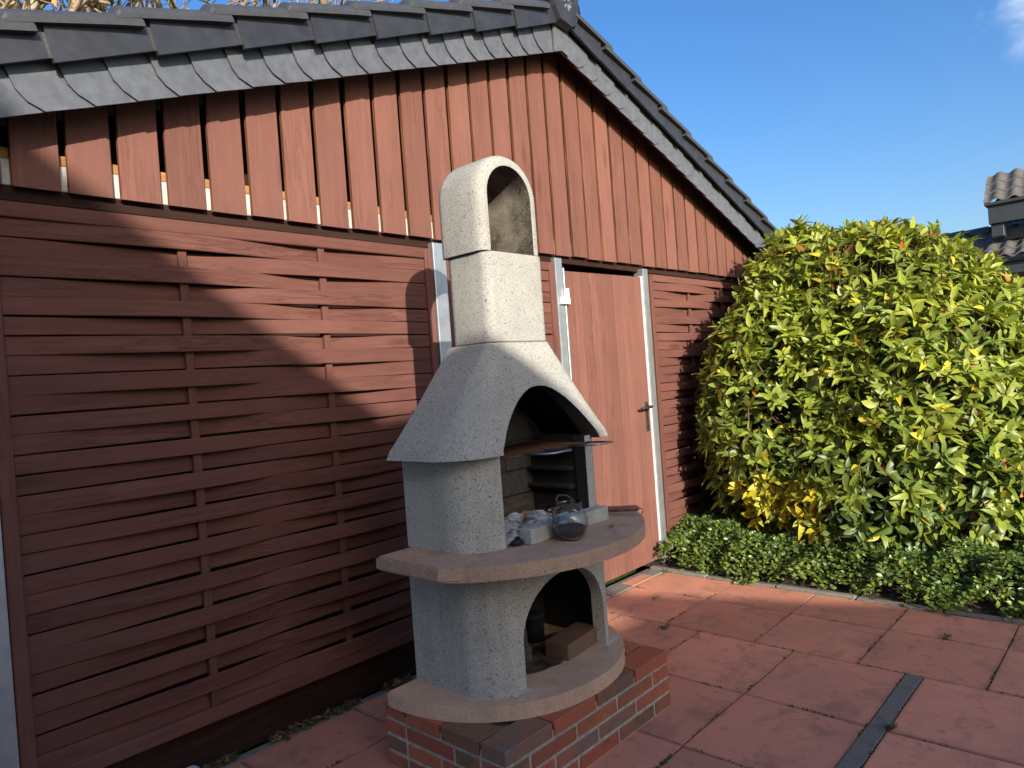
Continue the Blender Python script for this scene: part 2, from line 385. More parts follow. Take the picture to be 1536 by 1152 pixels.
# planting bed, slightly domed
bv = []; bf = []; nx, ny = 40, 40
for j in range(ny + 1):
    for i in range(nx + 1):
        x = KX + .05 + 4.0 * i / nx; yy = .2 - 5.2 * j / ny
        bv.append((x, yy, -.01 + .07 * min(1, (x - KX) / .5) + .02 * math.sin(x * 5.1) * math.cos(yy * 4.3)))
for j in range(ny):
    for i in range(nx):
        a = j * (nx + 1) + i; bf.append((a, a + nx + 1, a + nx + 2, a + 1))
bed = obj('planting_bed', newmesh('planting_bed', bv, bf, 'soil', smooth=True)); tag(bed, kind='structure')

# ------------------------------------------------------------ shed
shed = empty('shed', 'brown wooden garden shed with woven wall panels and black tiled gable roof', 'shed', (3.44, 1.5, 0))
SO = Vector(shed.location)
def sh(o):                        # parent to the shed, keeping world place
    o.parent = shed; o.location = Vector(o.location) - SO; return o
# gable boards
APX, APZ, SL = 3.44, 3.352, 0.363           # slate lower edge: apex and slope
def slate_z(x): return APZ - SL * abs(x - APX)
nb = 0
for k in range(-2, 36):
    x0 = .620 + .1662 * k + rnd.uniform(-.002, .002); x1 = x0 + .1405
    if x0 < .30 or x1 > 6.62: continue
    zb = 2.143 + rnd.uniform(-.003, .003)
    z0, z1 = slate_z(x0) + .12, slate_z(x1) + .12
    y0, y1 = -.022 + rnd.uniform(-.002, .002), -.002
    cx = (x0 + x1) / 2; bvl = .003
    V = []
    n = 4
    prof = [(x0 - cx, y1), (x0 - cx, y0 + bvl), (x0 - cx + bvl, y0), (x1 - cx - bvl, y0), (x1 - cx, y0 + bvl), (x1 - cx, y1)]
    for (px_, py_) in prof: V.append((px_, py_, zb))
    for (px_, py_) in prof: V.append((px_, py_, z0 + (z1 - z0) * (px_ + cx - x0) / (x1 - x0)))
    F = [(i, i + 1, i + 7, i + 6) for i in range(5)] + [(5, 0, 6, 11), (0, 5, 4, 3, 2, 1), (6, 7, 8, 9, 10, 11)]
    me = newmesh('gable_board', V, F, ['paint_vertical', 'raw_wood'], [1, 0, 0, 0, 1, 1, 0, 0])
    sh(obj('gable_board', me, None, (cx, 0, 0)))
# beams behind the boards
sh(box('wall_beam', .1, 6.6, .004, .06, 2.15, 2.238, 'white_beam')); sh(box('wall_beam', .1, 6.6, .006, .06, 2.2385, 2.275, 'beam_wood'))
sh(box('lintel_beam', .1, 6.45, .01, .09, 2.10, 2.149, 'dark_wood'))
# shed body: inner back walls close the volume
sh(box('back_wall', .2, 6.55, 3.9, 3.98, 0, 2.3, 'dark_wood', bev=0)); sh(box('side_wall', .16, .22, .1, 3.9, 0, 2.2, 'paint_vertical', bev=0)); sh(box('side_wall', 6.47, 6.53, .1, 3.9, 0, 2.2, 'paint_vertical', bev=0))
sh(box('inner_lining', .25, 6.45, .14, .16, .0, 2.1, 'dark_wood', bev=0)); 
gl = [(.25, .3, 2.1), (6.45, .3, 2.1), (6.45, .3, 2.3), (3.44, .3, 3.36), (.25, .3, 2.3)]
sh(obj('inner_gable', newmesh('inner_gable', gl, [(0, 1, 2, 3, 4)], 'dark_wood')))
sh(box('shed_floor', .2, 6.5, .12, 3.9, -.03, -.005, 'kerb_concrete', bev=0))
# galvanised posts
def post(x0, x1, y0=-.02, y1=.06, z1=2.125, z0=-.02):
    p = sh(box('steel_post', x0, x1, y0, y1, z0, z1, 'galvanised', bev=.006, seg=2)); return p
post(.452, .522); post(2.418, 2.505, -.025); post(3.412, 3.482); post(4.395, 4.462, -.03, .05, 2.12); post(6.262, 6.372, -.02, .06, 2.13)
f_ = sh(box('post_foot', 4.375, 4.480, -.045, .02, -.03, .10, 'kerb_concrete', bev=.01, seg=2))
sh(box('base_board', .1, 3.4, .045, .06, -.02, .20, 'dark_wood')); sh(box('base_board', 4.5, 6.4, .03, .05, -.02, .24, 'paint_horizontal'))  # left board coloured dark to stand for the shade below the panel
sh(box('top_ledge', 3.485, 4.39, .012, .07, 2.122, 2.140, 'galvanised', bev=.002))

def woven_panel(x0, x1, z0, z1, n, seed, bat, label):
    rr = random.Random(seed)
    p = bpy.data.objects.new('woven_panel', None); col.objects.link(p); p.empty_display_size = .1; p.location = ((x0 + x1) / 2, 0, z0); p['label'] = label; sh(p)
    ox = (x0 + x1) / 2
    def part(name, a, b, c, d, e, f, bev=.004):
        return box(name, a - ox, b - ox, c, d, e - z0, f - z0, 'paint_horizontal' if name != 'stile' and name != 'batten' else 'paint_stile', p, bev)
    sw = .045
    part('stile', x0, x0 + sw, -.018, .02, z0, z1); part('stile', x1 - sw, x1, -.018, .02, z0, z1)
    part('rail', x0 + sw, x1 - sw, -.020, .018, z1 - .052, z1); part('rail', x0 + sw, x1 - sw, -.020, .018, z0, z0 + .055)
    bx = [x0 + (x1 - x0) * t for t in bat]
    for b in bx: part('batten', b - .016, b + .016, -.0085, .0085, z0 + .03, z1 - .03, .002)
    zz0, zz1 = z0 + .052, z1 - .05; hgt = (zz1 - zz0) / n
    for k in range(n):
        s = 1 if k % 2 == 0 else -1
        amp = .019 + rr.uniform(0, .005)
        key = [(x0 + sw - .01, 0.0)] + [(b, (s if i % 2 == 0 else -s) * amp) for i, b in enumerate(bx)] + [(x1 - sw + .01, 0.0)]
        def yy(x):
            for (xa, ya), (xb, yb2) in zip(key[:-1], key[1:]):
                if x <= xb + 1e-6:
                    t = max(0, min(1, (x - xa) / (xb - xa))); t = t * t * (3 - 2 * t) if 0 else .5 - .5 * math.cos(math.pi * t); return ya + (yb2 - ya) * t
            return 0
        zc = zz0 + hgt * (k + .5); hh = hgt * .5 * rr.uniform(.90, .99); tl = rr.uniform(-.003, .003); cupb = rr.uniform(-.004, .006)
        bow = rr.uniform(-.003, .003); twist = rr.uniform(-.003, .003)
        NS = 26; V = []; F = []
        for i in range(NS + 1):
            x = key[0][0] + (key[-1][0] - key[0][0]) * i / NS; t = i / NS
            yv = yy(x); dz = tl * (t - .5) * 2 + bow * math.sin(math.pi * t); tw = twist * math.sin(t * 6.0)
            for (a, b) in ((hh, -.0030 + tw), (hh - .0022, -.0052 + tw), (-hh + .0022, -.0052 - tw), (-hh, -.0030 - tw), (-hh, .0045 - tw), (hh, .0045 + tw)):
                V.append((x - ox, yv + b, zc + dz + a - z0))
        m = 6
        for i in range(NS):
            for q in range(m): F.append((i * m + q, i * m + (q + 1) % m, (i + 1) * m + (q + 1) % m, (i + 1) * m + q))
        F.append(tuple(range(m))); F.append(tuple(range(NS * m, NS * m + m))[::-1])
        me = newmesh('slat', V, F, 'paint_horizontal', smooth=True); me.set_sharp_from_angle(angle=R(28))
        o = obj('slat', me, p)
    return p
woven_panel(.525, 2.412, .168, 2.092, 28, 5, (.335, .66), 'wide woven slat panel behind the grill, half in shadow')
woven_panel(2.512, 3.405, .168, 2.092, 28, 6, (.5,), 'narrow woven slat panel between two steel posts')
woven_panel(4.505, 6.255, .225, 2.088, 28, 9, (.335, .66), 'woven slat panel beside the door, shaded by the bush')
for (cx, cz, w_, h_) in ((.76, 1.238, .004, .030), (.765, 1.118, .008, .016), (.767, 1.085, .006, .035)):
    pts = [(-w_, 0, h_ * .3), (-w_ * .2, 0, h_ * .5), (w_, 0, h_ * .35), (w_ * .6, 0, -h_ * .4), (0, 0, -h_ * .5), (-w_ * .5, 0, -h_ * .1)]
    
# door
door = bpy.data.objects.new('door', None); col.objects.link(door); door.location = (3.95, -.005, .035); sh(door)
D0, D1 = 3.497, 4.382; nbd = 10; pw = (D1 - D0) / nbd
for k in range(nbd):
    a = D0 + k * pw - 3.95; zt = 2.048 + .012 * k / nbd
    box('door_board', a + .0022, a + pw - .0022, -.012, .012, .0, zt - .035, 'paint_vertical', door, .0045)
box('door_frame', D0 - 3.95 + .01, D1 - 3.95 - .01, .0125, .035, .01, 2.0, 'dark_wood', door, .002)
box('door_edge', D1 - 3.95 + .001, D1 - 3.95 + .011, -.018, .02, .0, 2.03, 'white_paint', door, .002)
box('hinge_strip', D0 - 3.95 - .012, D0 - 3.95 - .001, -.02, .02, 1.0, 2.03, 'galvanised', door, .002)
hg = box('hinge', 3.43 - 3.95, 3.51 - 3.95, -.040, -.017, 1.80, 1.845, 'white_paint', door, .004, 2)
box('hinge_pin', 3.485 - 3.95, 3.502 - 3.95, -.042, -.022, 1.846, 1.90, 'white_paint', door, .004, 2)
hz = 1.095
hp = box('handle_plate', 4.313 - 3.95, 4.352 - 3.95, -.017, -.0125, .955 - .035, 1.165 - .035, 'iron_handle', door, .003)
V, F = tube_data([(4.333 - 3.95, -.016, hz), (4.333 - 3.95, -.062, hz), (4.31 - 3.95, -.068, hz), (4.21 - 3.95, -.066, hz - .002), (4.195 - 3.95, -.058, hz - .004)], [.010, .010, .0105, .0095, .007], 10)
obj('lever_handle', newmesh('lever_handle', V, F, 'iron_handle', smooth=True), door)
tube('key_hole', [(4.333 - 3.95, -.0168, .965), (4.333 - 3.95, -.0195, .965)], .008, 'iron_black', door)

# roof
roof = bpy.data.objects.new('roof', None); col.objects.link(roof); roof.location = (APX, 0, APZ); sh(roof)
ANG = math.atan(SL); ca, sa = math.cos(ANG), math.sin(ANG)
for s in (-1, 1):
    # slope local frame: u runs down from the apex, w is the roof normal (up)
    U = Vector((s * ca, 0, -sa)); N = Vector((s * sa, 0, ca))
    def P(u, w, y): return U * u + N * w + Vector((0, y, 0))
    LEN = 3.45
    # roof deck + soffit
    V = [P(0 if q < 4 else LEN, w, y) for q, (w, y) in enumerate([(.10, -.14), (.10, 4.0), (.16, 4.0), (.16, -.14)] * 2)]
    obj('roof_deck', newmesh('roof_deck', V, [(0, 1, 2, 3), (7, 6, 5, 4), (0, 4, 5, 1), (3, 2, 6, 7), (0, 3, 7, 4), (1, 5, 6, 2)], 'dark_wood'), roof)
    V = [P(u, w, y) for u in (.0, LEN - .02) for (w, y) in ((.012, -.150), (.012, -.128), (.15, -.128), (.15, -.150))]
    obj('barge_board', newmesh('barge_board', V, [(0, 1, 2, 3), (7, 6, 5, 4), (0, 4, 5, 1), (3, 2, 6, 7), (0, 3, 7, 4), (1, 5, 6, 2)], 'dark_wood'), roof)
    # roof tiles on top, one sheet each course, seen only from above
    for r_ in range(10):
        a, b = .06 + r_ * .346, .06 + (r_ + 1) * .346 + .04
        V = [P(a, .165, -.175), P(b, .185, -.175), P(b, .185, 4.05), P(a, .165, 4.05), P(a, .178, -.175), P(b, .2, -.175), P(b, .2, 4.05), P(a, .178, 4.05)]
        obj('tile_course', newmesh('tile_course', V, [(0, 1, 2, 3), (4, 7, 6, 5), (0, 4, 5, 1), (1, 5, 6, 2), (2, 6, 7, 3), (3, 7, 4, 0)], 'tile_black'), roof)
    # verge tiles: side flap + roll
    pit = .325 / ca
    for k in range(-1, 11):
        ub = (-.051 if s > 0 else .083) + k * pit          # upper end
        lo = ub + pit                                                          # lower end of this tile
        if lo > LEN + .12: break
        yf = -.205; parts = []
        tilt = .020                                # lower end lies over the next tile and stands proud
        # flap: quad with slanted lower edge
        if lo < .2: continue
        fl = [(max(ub - .06, .0), .236, 0), (max(ub - .06, .0), .150, 0), (lo + .004, .128, 1), (lo - .010, .240, 1)]
        V = []
        for (u, w, e) in fl:
            V.append(P(u, w, yf - .014 * e)); 
        for (u, w, e) in fl: V.append(P(u, w, yf + .016 - .014 * e))
        F = [(0, 1, 2, 3), (4, 7, 6, 5), (0, 4, 5, 1), (1, 5, 6, 2), (2, 6, 7, 3), (3, 7, 4, 0)]
        parts.append((V, F))
        # roll: squashed half round along the top edge
        V = []; F = []; m = 9
        ends = [(max(ub + .02, .0), -.008), (max(ub + .1, .0), .000), (lo + .03, tilt), (lo + .085, tilt + .002), (lo + .105, tilt - .010)]
        for j, (u, dw) in enumerate(ends):
            kk = .6 if j == 4 else 1.0
            for q in range(m):
                t = math.pi * q / (m - 1)
                yq = yf + .052 - math.cos(t) * -.075 * 1 if 0 else yf + .030 - .068 * math.cos(t)
                V.append(P(u, .238 + dw + .042 * math.sin(t) * kk, yq))
            V.append(P(u, .224 + dw, yf + .098)); V.append(P(u, .224 + dw, yf - .036))
        m2 = m + 2
        for j in range(len(ends) - 1):
            for q in range(m2): F.append((j * m2 + q, j * m2 + (q + 1) % m2, (j + 1) * m2 + (q + 1) % m2, (j + 1) * m2 + q))
        F.append(tuple(range(m2))[::-1]); F.append(tuple(range(4 * m2, 5 * m2)))
        parts.append((V, F))
        VV, FF = join_data(parts)
        me = newmesh('verge_tile', VV, FF, ['tile_black', 'tile_roll'], [0] * 6 + [1] * (len(FF) - 6)); bmt = bmesh.new(); bmt.from_mesh(me); fixn(bmt); bmt.to_mesh(me); bmt.free()
        obj('verge_tile', me, roof)
    # slates: right-hand-lap strip under the tiles
    sp = .1435 / ca
    for k in range(24):
        a = .055 + k * sp + rnd.uniform(-.004, .004); wdt = sp + .03
        if a + wdt > LEN + .05: break
        j = lambda q=.0016: rnd.uniform(-q, q)
        # lower-end side of each slate is cut at the corner (lower corner)
        out = [(a - .055, .0 + j()), (a + wdt - .066 + j(.004), .0 + j()), (a + wdt - .026 + j(.004), .040 + j(.004)), (a + wdt - .010, .075 + j()), (a + wdt - .004, .17), (a - .055, .17)]
        yb_, yt = -.152 , -.158
        tip = -.008 if True else 0
        V = [P(u, w, -.1515 - .0125 * ((u - a) / wdt)) for (u, w) in out] + [P(u, w, -.1590 - .0125 * ((u - a) / wdt)) for (u, w) in out]
        n = len(out)
        F = [tuple(range(n))[::-1], tuple(range(n, 2 * n))] + [(q, (q + 1) % n, n + (q + 1) % n, n + q) for q in range(n)]
        me = newmesh('slate', V, F, 'slate'); bmt = bmesh.new(); bmt.from_mesh(me); fixn(bmt); bmt.to_mesh(me); bmt.free()
        obj('slate', me, roof)
# apex slate and ridge end cap
out = [(-.062, .028), (.0, .003), (.062, .028 - .03), (.075, .13), (.0, .175), (-.075, .14)]
out = [(-.075, -.028), (.0, -.003), (.06, -.020), (.075, .135), (.0, .175), (-.075, .14)]
n = 6; V = [(x, -.163, z) for x, z in out] + [(x, -.172, z) for x, z in out]
me = newmesh('slate', V, [tuple(range(n)), tuple(range(n, 2 * n))[::-1]] + [(q, (q + 1) % n, n + (q + 1) % n, n + q) for q in range(n)], 'slate'); obj('slate', me, roof)
cap = [(-.135, .33), (-.125, .20), (-.095, .145), (.02, .115), (.075, .145), (.105, .22), (.11, .34), (.06, .40), (-.07, .40)]
cap = [(-.125, .32), (-.115, .215), (-.075, .145), (.035, .128), (.085, .155), (.110, .235), (.115, .33), (.06, .385), (-.06, .385)]
bmc = bmesh.new(); n = len(cap)
A = [bmc.verts.new((x, -.235, z)) for x, z in cap]; B = [bmc.verts.new((x * 1.06 - .0, -.205, .26 + (z - .26) * 1.06)) for x, z in cap]; Cc = [bmc.verts.new((x * 1.06, -.14, .26 + (z - .26) * 1.06)) for x, z in cap]
bmc.faces.new(A); bmc.faces.new(Cc[::-1])
for L1, L2 in ((A, B), (B, Cc)):
    for q in range(n): bmc.faces.new((L1[q], L1[(q + 1) % n], L2[(q + 1) % n], L2[q]))
rc = obj('ridge_end_cap', bm_mesh(bmc, 'ridge_end_cap', 'tile_black'), roof)
parts = []
for k in range(8):
    t = math.pi * 2 * k / 8 + .1; d = Vector((math.cos(t), 0, math.sin(t))); e = Vector((-math.sin(t), 0, math.cos(t))); c0 = Vector((.005, -.236, .262))
    V = [c0 + d * .006, c0 + d * .032 + e * .011, c0 + d * .058, c0 + d * .032 - e * .011, c0 + d * .032 + Vector((0, -.010, 0))]
    parts.append((V, [(0, 1, 4), (1, 2, 4), (2, 3, 4), (3, 0, 4)]))
VV, FF = join_data(parts); fl_o = obj('flower_relief', newmesh('flower_relief', VV, FF, 'gutter'), roof)
V = []; F = []; m = 10
for yq in (-.22, 4.05):
    for q in range(m):
        t = math.pi * q / (m - 1); V.append((-.15 * math.cos(t), yq, .24 + .15 * math.sin(t)))
F = [(q, q + 1, m + q + 1, m + q) for q in range(m - 1)]
obj('ridge_tile', newmesh('ridge_tile', V, F, 'tile_black', smooth=True), roof)
box('verge_nib', .125, .150, -.20, -.13, .205, .235, 'terracotta', roof, .004)

# ------------------------------------------------------------ brick plinth under the grill
PX0, PX1, PY0, PY1, PT = 1.540, 2.515, -1.178, -.560, .232
plinth = empty('brick_plinth', 'low red and brown clinker brick plinth carrying the concrete grill', 'plinth', ((PX0 + PX1) / 2, (PY0 + PY1) / 2, 0))
po = Vector(plinth.location); CP = .0595; MJ = .0105
box('mortar_core', PX0 + .006 - po.x, PX1 - .006 - po.x, PY0 + .006 - po.y, PY1 - .006 - po.y, -.03, PT - .030, 'mortar', plinth, 0)
bw = .112
def brk(x0, x1, y0, y1, z0, z1):
    o = box('brick', x0 - po.x, x1 - po.x, y0 - po.y, y1 - po.y, z0, z1, 'clinker_brick', plinth, .0025)
    j = .0012
    o.location += Vector((rnd.uniform(-j, j), rnd.uniform(-j, j), rnd.uniform(-j, j))); return o
for c in range(4):
    z1 = PT - c * CP; z0 = z1 - CP + MJ
    if c % 2 == 0: fx = [PX0, 1.776, 2.024, 2.272, PX1]
    else: fx = [PX0, 1.655, 1.90, 2.148, 2.396, PX1]
    for a, b in zip(fx[:-1], fx[1:]):
        brk(a + (MJ / 2 if a > PX0 else 0), b - (MJ / 2 if b < PX1 else 0), PY0, PY0 + bw, z0, z1)
        brk(a + (MJ / 2 if a > PX0 else 0), b - (MJ / 2 if b < PX1 else 0), PY1 - bw, PY1, z0, z1)
    sy = [PY0 + bw + MJ, -.865 if c % 2 == 0 else -.935, PY1 - bw - MJ]
    for a, b in zip(sy[:-1], sy[1:]):
        brk(PX0, PX0 + bw, a + (MJ / 2 if a != sy[0] else 0), b - (MJ / 2 if b != sy[-1] else 0), z0, z1)
        brk(PX1 - bw, PX1, a + (MJ / 2 if a != sy[0] else 0), b - (MJ / 2 if b != sy[-1] else 0), z0, z1)
for c in range(4):       # recessed mortar joints
    pass
box('mortar_joint', PX0 + .003 - po.x, PX1 - .003 - po.x, PY0 + .003 - po.y, PY1 - .003 - po.y, -.02, PT - CP + .004, 'mortar', plinth, 0)

# ------------------------------------------------------------ garden grill
XC = 2.045
GR = empty('garden_grill', 'tall cast concrete garden fireplace grill with arched hood and chimney on brick plinth', 'grill', (XC, -.85, PT))
go = Vector(GR.location)
def gobj(name, me): return obj(name, me, GR, -go)
def ellipse_plate(a, b, yc, yback, n=36, p=2.15):
    pts = [(XC - a, yback)]
    for i in range(n + 1):
        t = math.pi + math.pi * i / n
        cx, sx = math.cos(t), math.sin(t)
        pts.append((XC + a * math.copysign(abs(cx) ** (2 / p), cx), yc + b * math.copysign(abs(sx) ** (2 / p), sx)))
    pts.append((XC + a, yback)); return pts
def plate(name, poly, z0, z1, mat, bev=.006):
    b = prism_bm(poly, z0, z1)
    ed = [e for e in b.edges if abs(e.verts[0].co.z - e.verts[1].co.z) < 1e-6]
    bmesh.ops.bevel(b, geom=ed, offset=bev, segments=2, affect='EDGES')
    me = bm_mesh(b, name, mat, True, 24); return gobj(name, me)
plate('base_plate', ellipse_plate(.518, .555, -.62, -.60), PT, .287, 'pale_plate')
sag = .325; hc = .552; Rr = (hc * hc + sag * sag) / (2 * sag)
wt = [(XC - hc, -.64)]
for i in range(31):
    dx = -hc + 2 * hc * i / 30; wt.append((XC + dx, -1.30 + Rr - math.sqrt(Rr * Rr - dx * dx)))
wt.append((XC + hc, -.64))
plate('worktop', wt, .745, .795, 'brown_concrete', .007)

def outline(hw, yb, yf, rad, n_side=5, n_c=10, n_f=40, bulge=.02):
    """plan outline from back-left round the front to back-right; returns list of (x, y)"""
    pts = []
    for i in range(n_side): pts.append((XC - hw, yb + (yf + rad - yb) * i / n_side))
    for i in range(n_c): t = math.pi + math.pi / 2 * i / n_c; pts.append((XC - hw + rad + rad * math.cos(t), yf + rad + rad * math.sin(t)))
    for i in range(n_f + 1):
        x = -hw + rad + 2 * (hw - rad) * i / n_f; pts.append((XC + x, yf - bulge * (1 - (x / (hw - rad)) ** 2)))
    for i in range(1, n_c + 1): t = 1.5 * math.pi + math.pi / 2 * i / n_c; pts.append((XC + hw - rad + rad * math.cos(t), yf + rad + rad * math.sin(t)))
    for i in range(1, n_side + 1): pts.append((XC + hw, yf + rad + (yb - yf - rad) * i / n_side))
    return pts
def shell(name, lo_out, lo_in, hi_out, hi_in, z0, z1, opening, mats, nv=8, prof=None):
    """curved wall between an outer and an inner outline, cut from below by opening(x) -> lower z (or None where solid)"""
    n = len(lo_out); bm = bmesh.new(); G = {}
    def pos(i, side, z):
        v = (z - z0) / (z1 - z0); v2 = prof(v) if prof else v
        a, b = ((lo_out, hi_out), (lo_in, hi_in))[side]
        return Vector((a[i][0] + (b[i][0] - a[i][0]) * v2, a[i][1] + (b[i][1] - a[i][1]) * v2, z))
    base = []
    for i in range(n):
        zb = opening(lo_out[i][0], i); base.append(zb)
        for side in (0, 1):
            for j in range(nv + 1): G[i, side, j] = bm.verts.new(pos(i, side, zb + (z1 - zb) * j / nv))
    F = []
    for i in range(n - 1):
        for j in range(nv):
            F.append(bm.faces.new((G[i, 0, j], G[i + 1, 0, j], G[i + 1, 0, j + 1], G[i, 0, j + 1])))
            f = bm.faces.new((G[i, 1, j + 1], G[i + 1, 1, j + 1], G[i + 1, 1, j], G[i, 1, j])); f.material_index = 1
        f = bm.faces.new((G[i, 1, 0], G[i + 1, 1, 0], G[i + 1, 0, 0], G[i, 0, 0])); f.material_index = 2 if base[i] > z0 + .01 or base[i + 1] > z0 + .01 else 0
        bm.faces.new((G[i, 0, nv], G[i + 1, 0, nv], G[i + 1, 1, nv], G[i, 1, nv]))
    for i in (0, n - 1):
        for j in range(nv): bm.faces.new((G[i, 0, j], G[i, 0, j + 1], G[i, 1, j + 1], G[i, 1, j]))
    me = bm_mesh(bm, name, mats, True, 38); return gobj(name, me)
def refine(pts, xs):
    """insert exact x positions on the front stretch so that jambs are vertical"""
    out = []
    for a, b in zip(pts[:-1], pts[1:]):
        out.append(a)
        for x in xs:
            if a[0] < x < b[0] and a[1] < -.9: out.append((x, a[1] + (b[1] - a[1]) * (x - a[0]) / (b[0] - a[0])))
    out.append(pts[-1]); return out
# lower column with arched log store
O = outline(.385, -.61, -1.018, .135, bulge=.016); 
L0, L1 = 1.826, 2.322
O = refine(O, [L0 - .0006, L0 + .0006, L1 - .0006, L1 + .0006])
def inset(O, d, yb):
    out = []
    for i, p in enumerate(O):
        a = Vector(O[max(0, i - 1)]); b = Vector(O[min(len(O) - 1, i + 1)]); t = (b - a).normalized(); nrm = Vector((-t.y, t.x))
        out.append((p[0] + nrm.x * d, p[1] + nrm.y * d))
    return out
I = inset(O, .052, -.61)
def op_col(x, i):
    if L0 < x < L1 and O[i][1] < -.9:
        t = (x - (L0 + L1) / 2) / ((L1 - L0) / 2); return .287 + .16 + .208 * math.sqrt(max(0, 1 - abs(t) ** 2.1))
    return .287
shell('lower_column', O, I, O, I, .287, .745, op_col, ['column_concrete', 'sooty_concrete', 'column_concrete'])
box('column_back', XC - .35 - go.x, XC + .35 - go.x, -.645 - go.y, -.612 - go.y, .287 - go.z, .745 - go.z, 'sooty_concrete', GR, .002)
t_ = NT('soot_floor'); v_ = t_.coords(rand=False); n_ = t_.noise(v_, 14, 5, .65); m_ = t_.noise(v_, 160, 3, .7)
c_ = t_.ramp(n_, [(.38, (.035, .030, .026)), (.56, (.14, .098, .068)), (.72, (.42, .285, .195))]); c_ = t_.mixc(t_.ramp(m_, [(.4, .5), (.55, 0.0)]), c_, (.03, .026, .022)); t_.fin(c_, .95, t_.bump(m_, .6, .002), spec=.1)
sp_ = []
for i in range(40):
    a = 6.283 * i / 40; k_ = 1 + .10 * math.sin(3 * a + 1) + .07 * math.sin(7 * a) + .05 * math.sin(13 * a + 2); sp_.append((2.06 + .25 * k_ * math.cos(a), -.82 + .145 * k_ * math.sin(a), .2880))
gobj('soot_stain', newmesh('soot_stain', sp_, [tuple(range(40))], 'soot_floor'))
# firebox: two cheeks with rounded outer corners and a back
FO = outline(.393, -.627, -1.000, .14, bulge=.0)
fl_ = [p for p in FO if p[0] < 1.79] + [(1.795, -1.000)]
for s in (1, -1):
    poly = [(XC + (p[0] - XC) * s, p[1]) for p in fl_] + [(XC + (1.795 - XC) * s, -.945), (XC + (1.735 - XC) * s, -.915), (XC + (1.72 - XC) * s, -.627)]
    b = prism_bm(poly, .7955, 1.142)
    fixn(b)
    for f in b.faces:
        c = f.calc_center_median(); 
        if f.normal.z > .5 or (f.normal.x * s > .5 and abs(c.x - XC) < .34): f.material_index = 1
    gobj('firebox_cheek', bm_mesh(b, 'firebox_cheek', ['grey_concrete', 'sooty_concrete'], True, 30))
box('firebox_back', XC - .33 - go.x, XC + .33 - go.x, -.660 - go.y, -.628 - go.y, .796 - go.z, 1.3 - go.z, 'sooty_concrete', GR, .002)
# fire brick lining at the back, ledged blocks at both sides
for r_ in range(3):
    xs = [-.285, -.10, .10, .285] if r_ % 2 == 0 else [-.285, 0, .285]
    for a, b in zip(xs[:-1], xs[1:]):
        box('fire_brick', a + .002, b - .002, -.692 - go.y, -.661 - go.y, .797 + r_ * .105 - go.z, .797 + r_ * .105 + .101 - go.z, 'fire_brick', GR, .003)
for s in (-1, 1):
    def bs(nm, x0, x1, y0, y1, z0, z1, m):
        a, b = sorted((s * x0, s * x1)); return box(nm, a, b, y0 - go.y, y1 - go.y, z0 - go.z, z1 - go.z, m, GR, .004)
    bs('side_liner', .262, .322, -.935, -.665, .797, 1.115, 'sooty_concrete')
    for z in (.925, 1.000, 1.075): bs('grate_ledge', .222, .2615, -.930, -.700, z, z + .017, 'sooty_concrete')
box('ember_bar', 1.868 - go.x, 2.345 - go.x, -1.058 - go.y, -.998 - go.y, .7955 - go.z, .852 - go.z, 'grey_concrete', GR, .005, 2)
# hood
HO = outline(.475, -.64, -1.035, .16, bulge=.012); TO = outline(.178, -.70, -.928, .05, bulge=.0)
H0, H1 = 1.778, 2.352
HO2 = refine(HO, [H0 - .0006, H0 + .0006, H1 - .0006, H1 + .0006])
# keep top outline in step with the bottom one
def match(A, A2, B):
    out = []
    for p in A2:
        if p in A: out.append(B[A.index(p)])
        else:
            for k in range(len(A) - 1):
                if A[k][0] < p[0] < A[k + 1][0] and A[k][1] < -.9:
                    t = (p[0] - A[k][0]) / (A[k + 1][0] - A[k][0]); out.append((B[k][0] + (B[k + 1][0] - B[k][0]) * t, B[k][1] + (B[k + 1][1] - B[k][1]) * t)); break
    return out
TO2 = match(HO, HO2, TO)
HI = inset(HO2, .088, 0); TI = inset(TO2, .04, 0)
def op_hood(x, i):
    if H0 < x < H1 and HO2[i][1] < -.9:
        t = (x - (H0 + H1) / 2) / ((H1 - H0) / 2); return 1.130 + .232 * math.sqrt(max(0, 1 - abs(t) ** 2.2))
    return 1.130
shell('hood', HO2, HI, TO2, TI, 1.130, 1.534, op_hood, ['cast_concrete', 'sooty_concrete', 'sooty_concrete'], 13, lambda v: (max(0.0, v - .035) / .965) ** .93)
V = []
for t in (0, .5, 1):
    q = t ** .93; z = 1.131 + (1.534 - 1.131) * t; hw_ = .472 + (.174 - .472) * q; yb_ = -.645 - .06 * q
    V += [(XC - hw_, yb_, z), (XC + hw_, yb_, z), (XC + hw_ - .02, yb_ - .03, z), (XC - hw_ + .02, yb_ - .03, z)]
F = [(0, 1, 2, 3), (11, 10, 9, 8)] + [(4 * k + q, 4 * k + 4 + q, 4 * k + 4 + (q + 1) % 4, 4 * k + (q + 1) % 4) for k in (0, 1) for q in range(4)]
gobj('hood_back', newmesh('hood_back', V, F, 'sooty_concrete'))
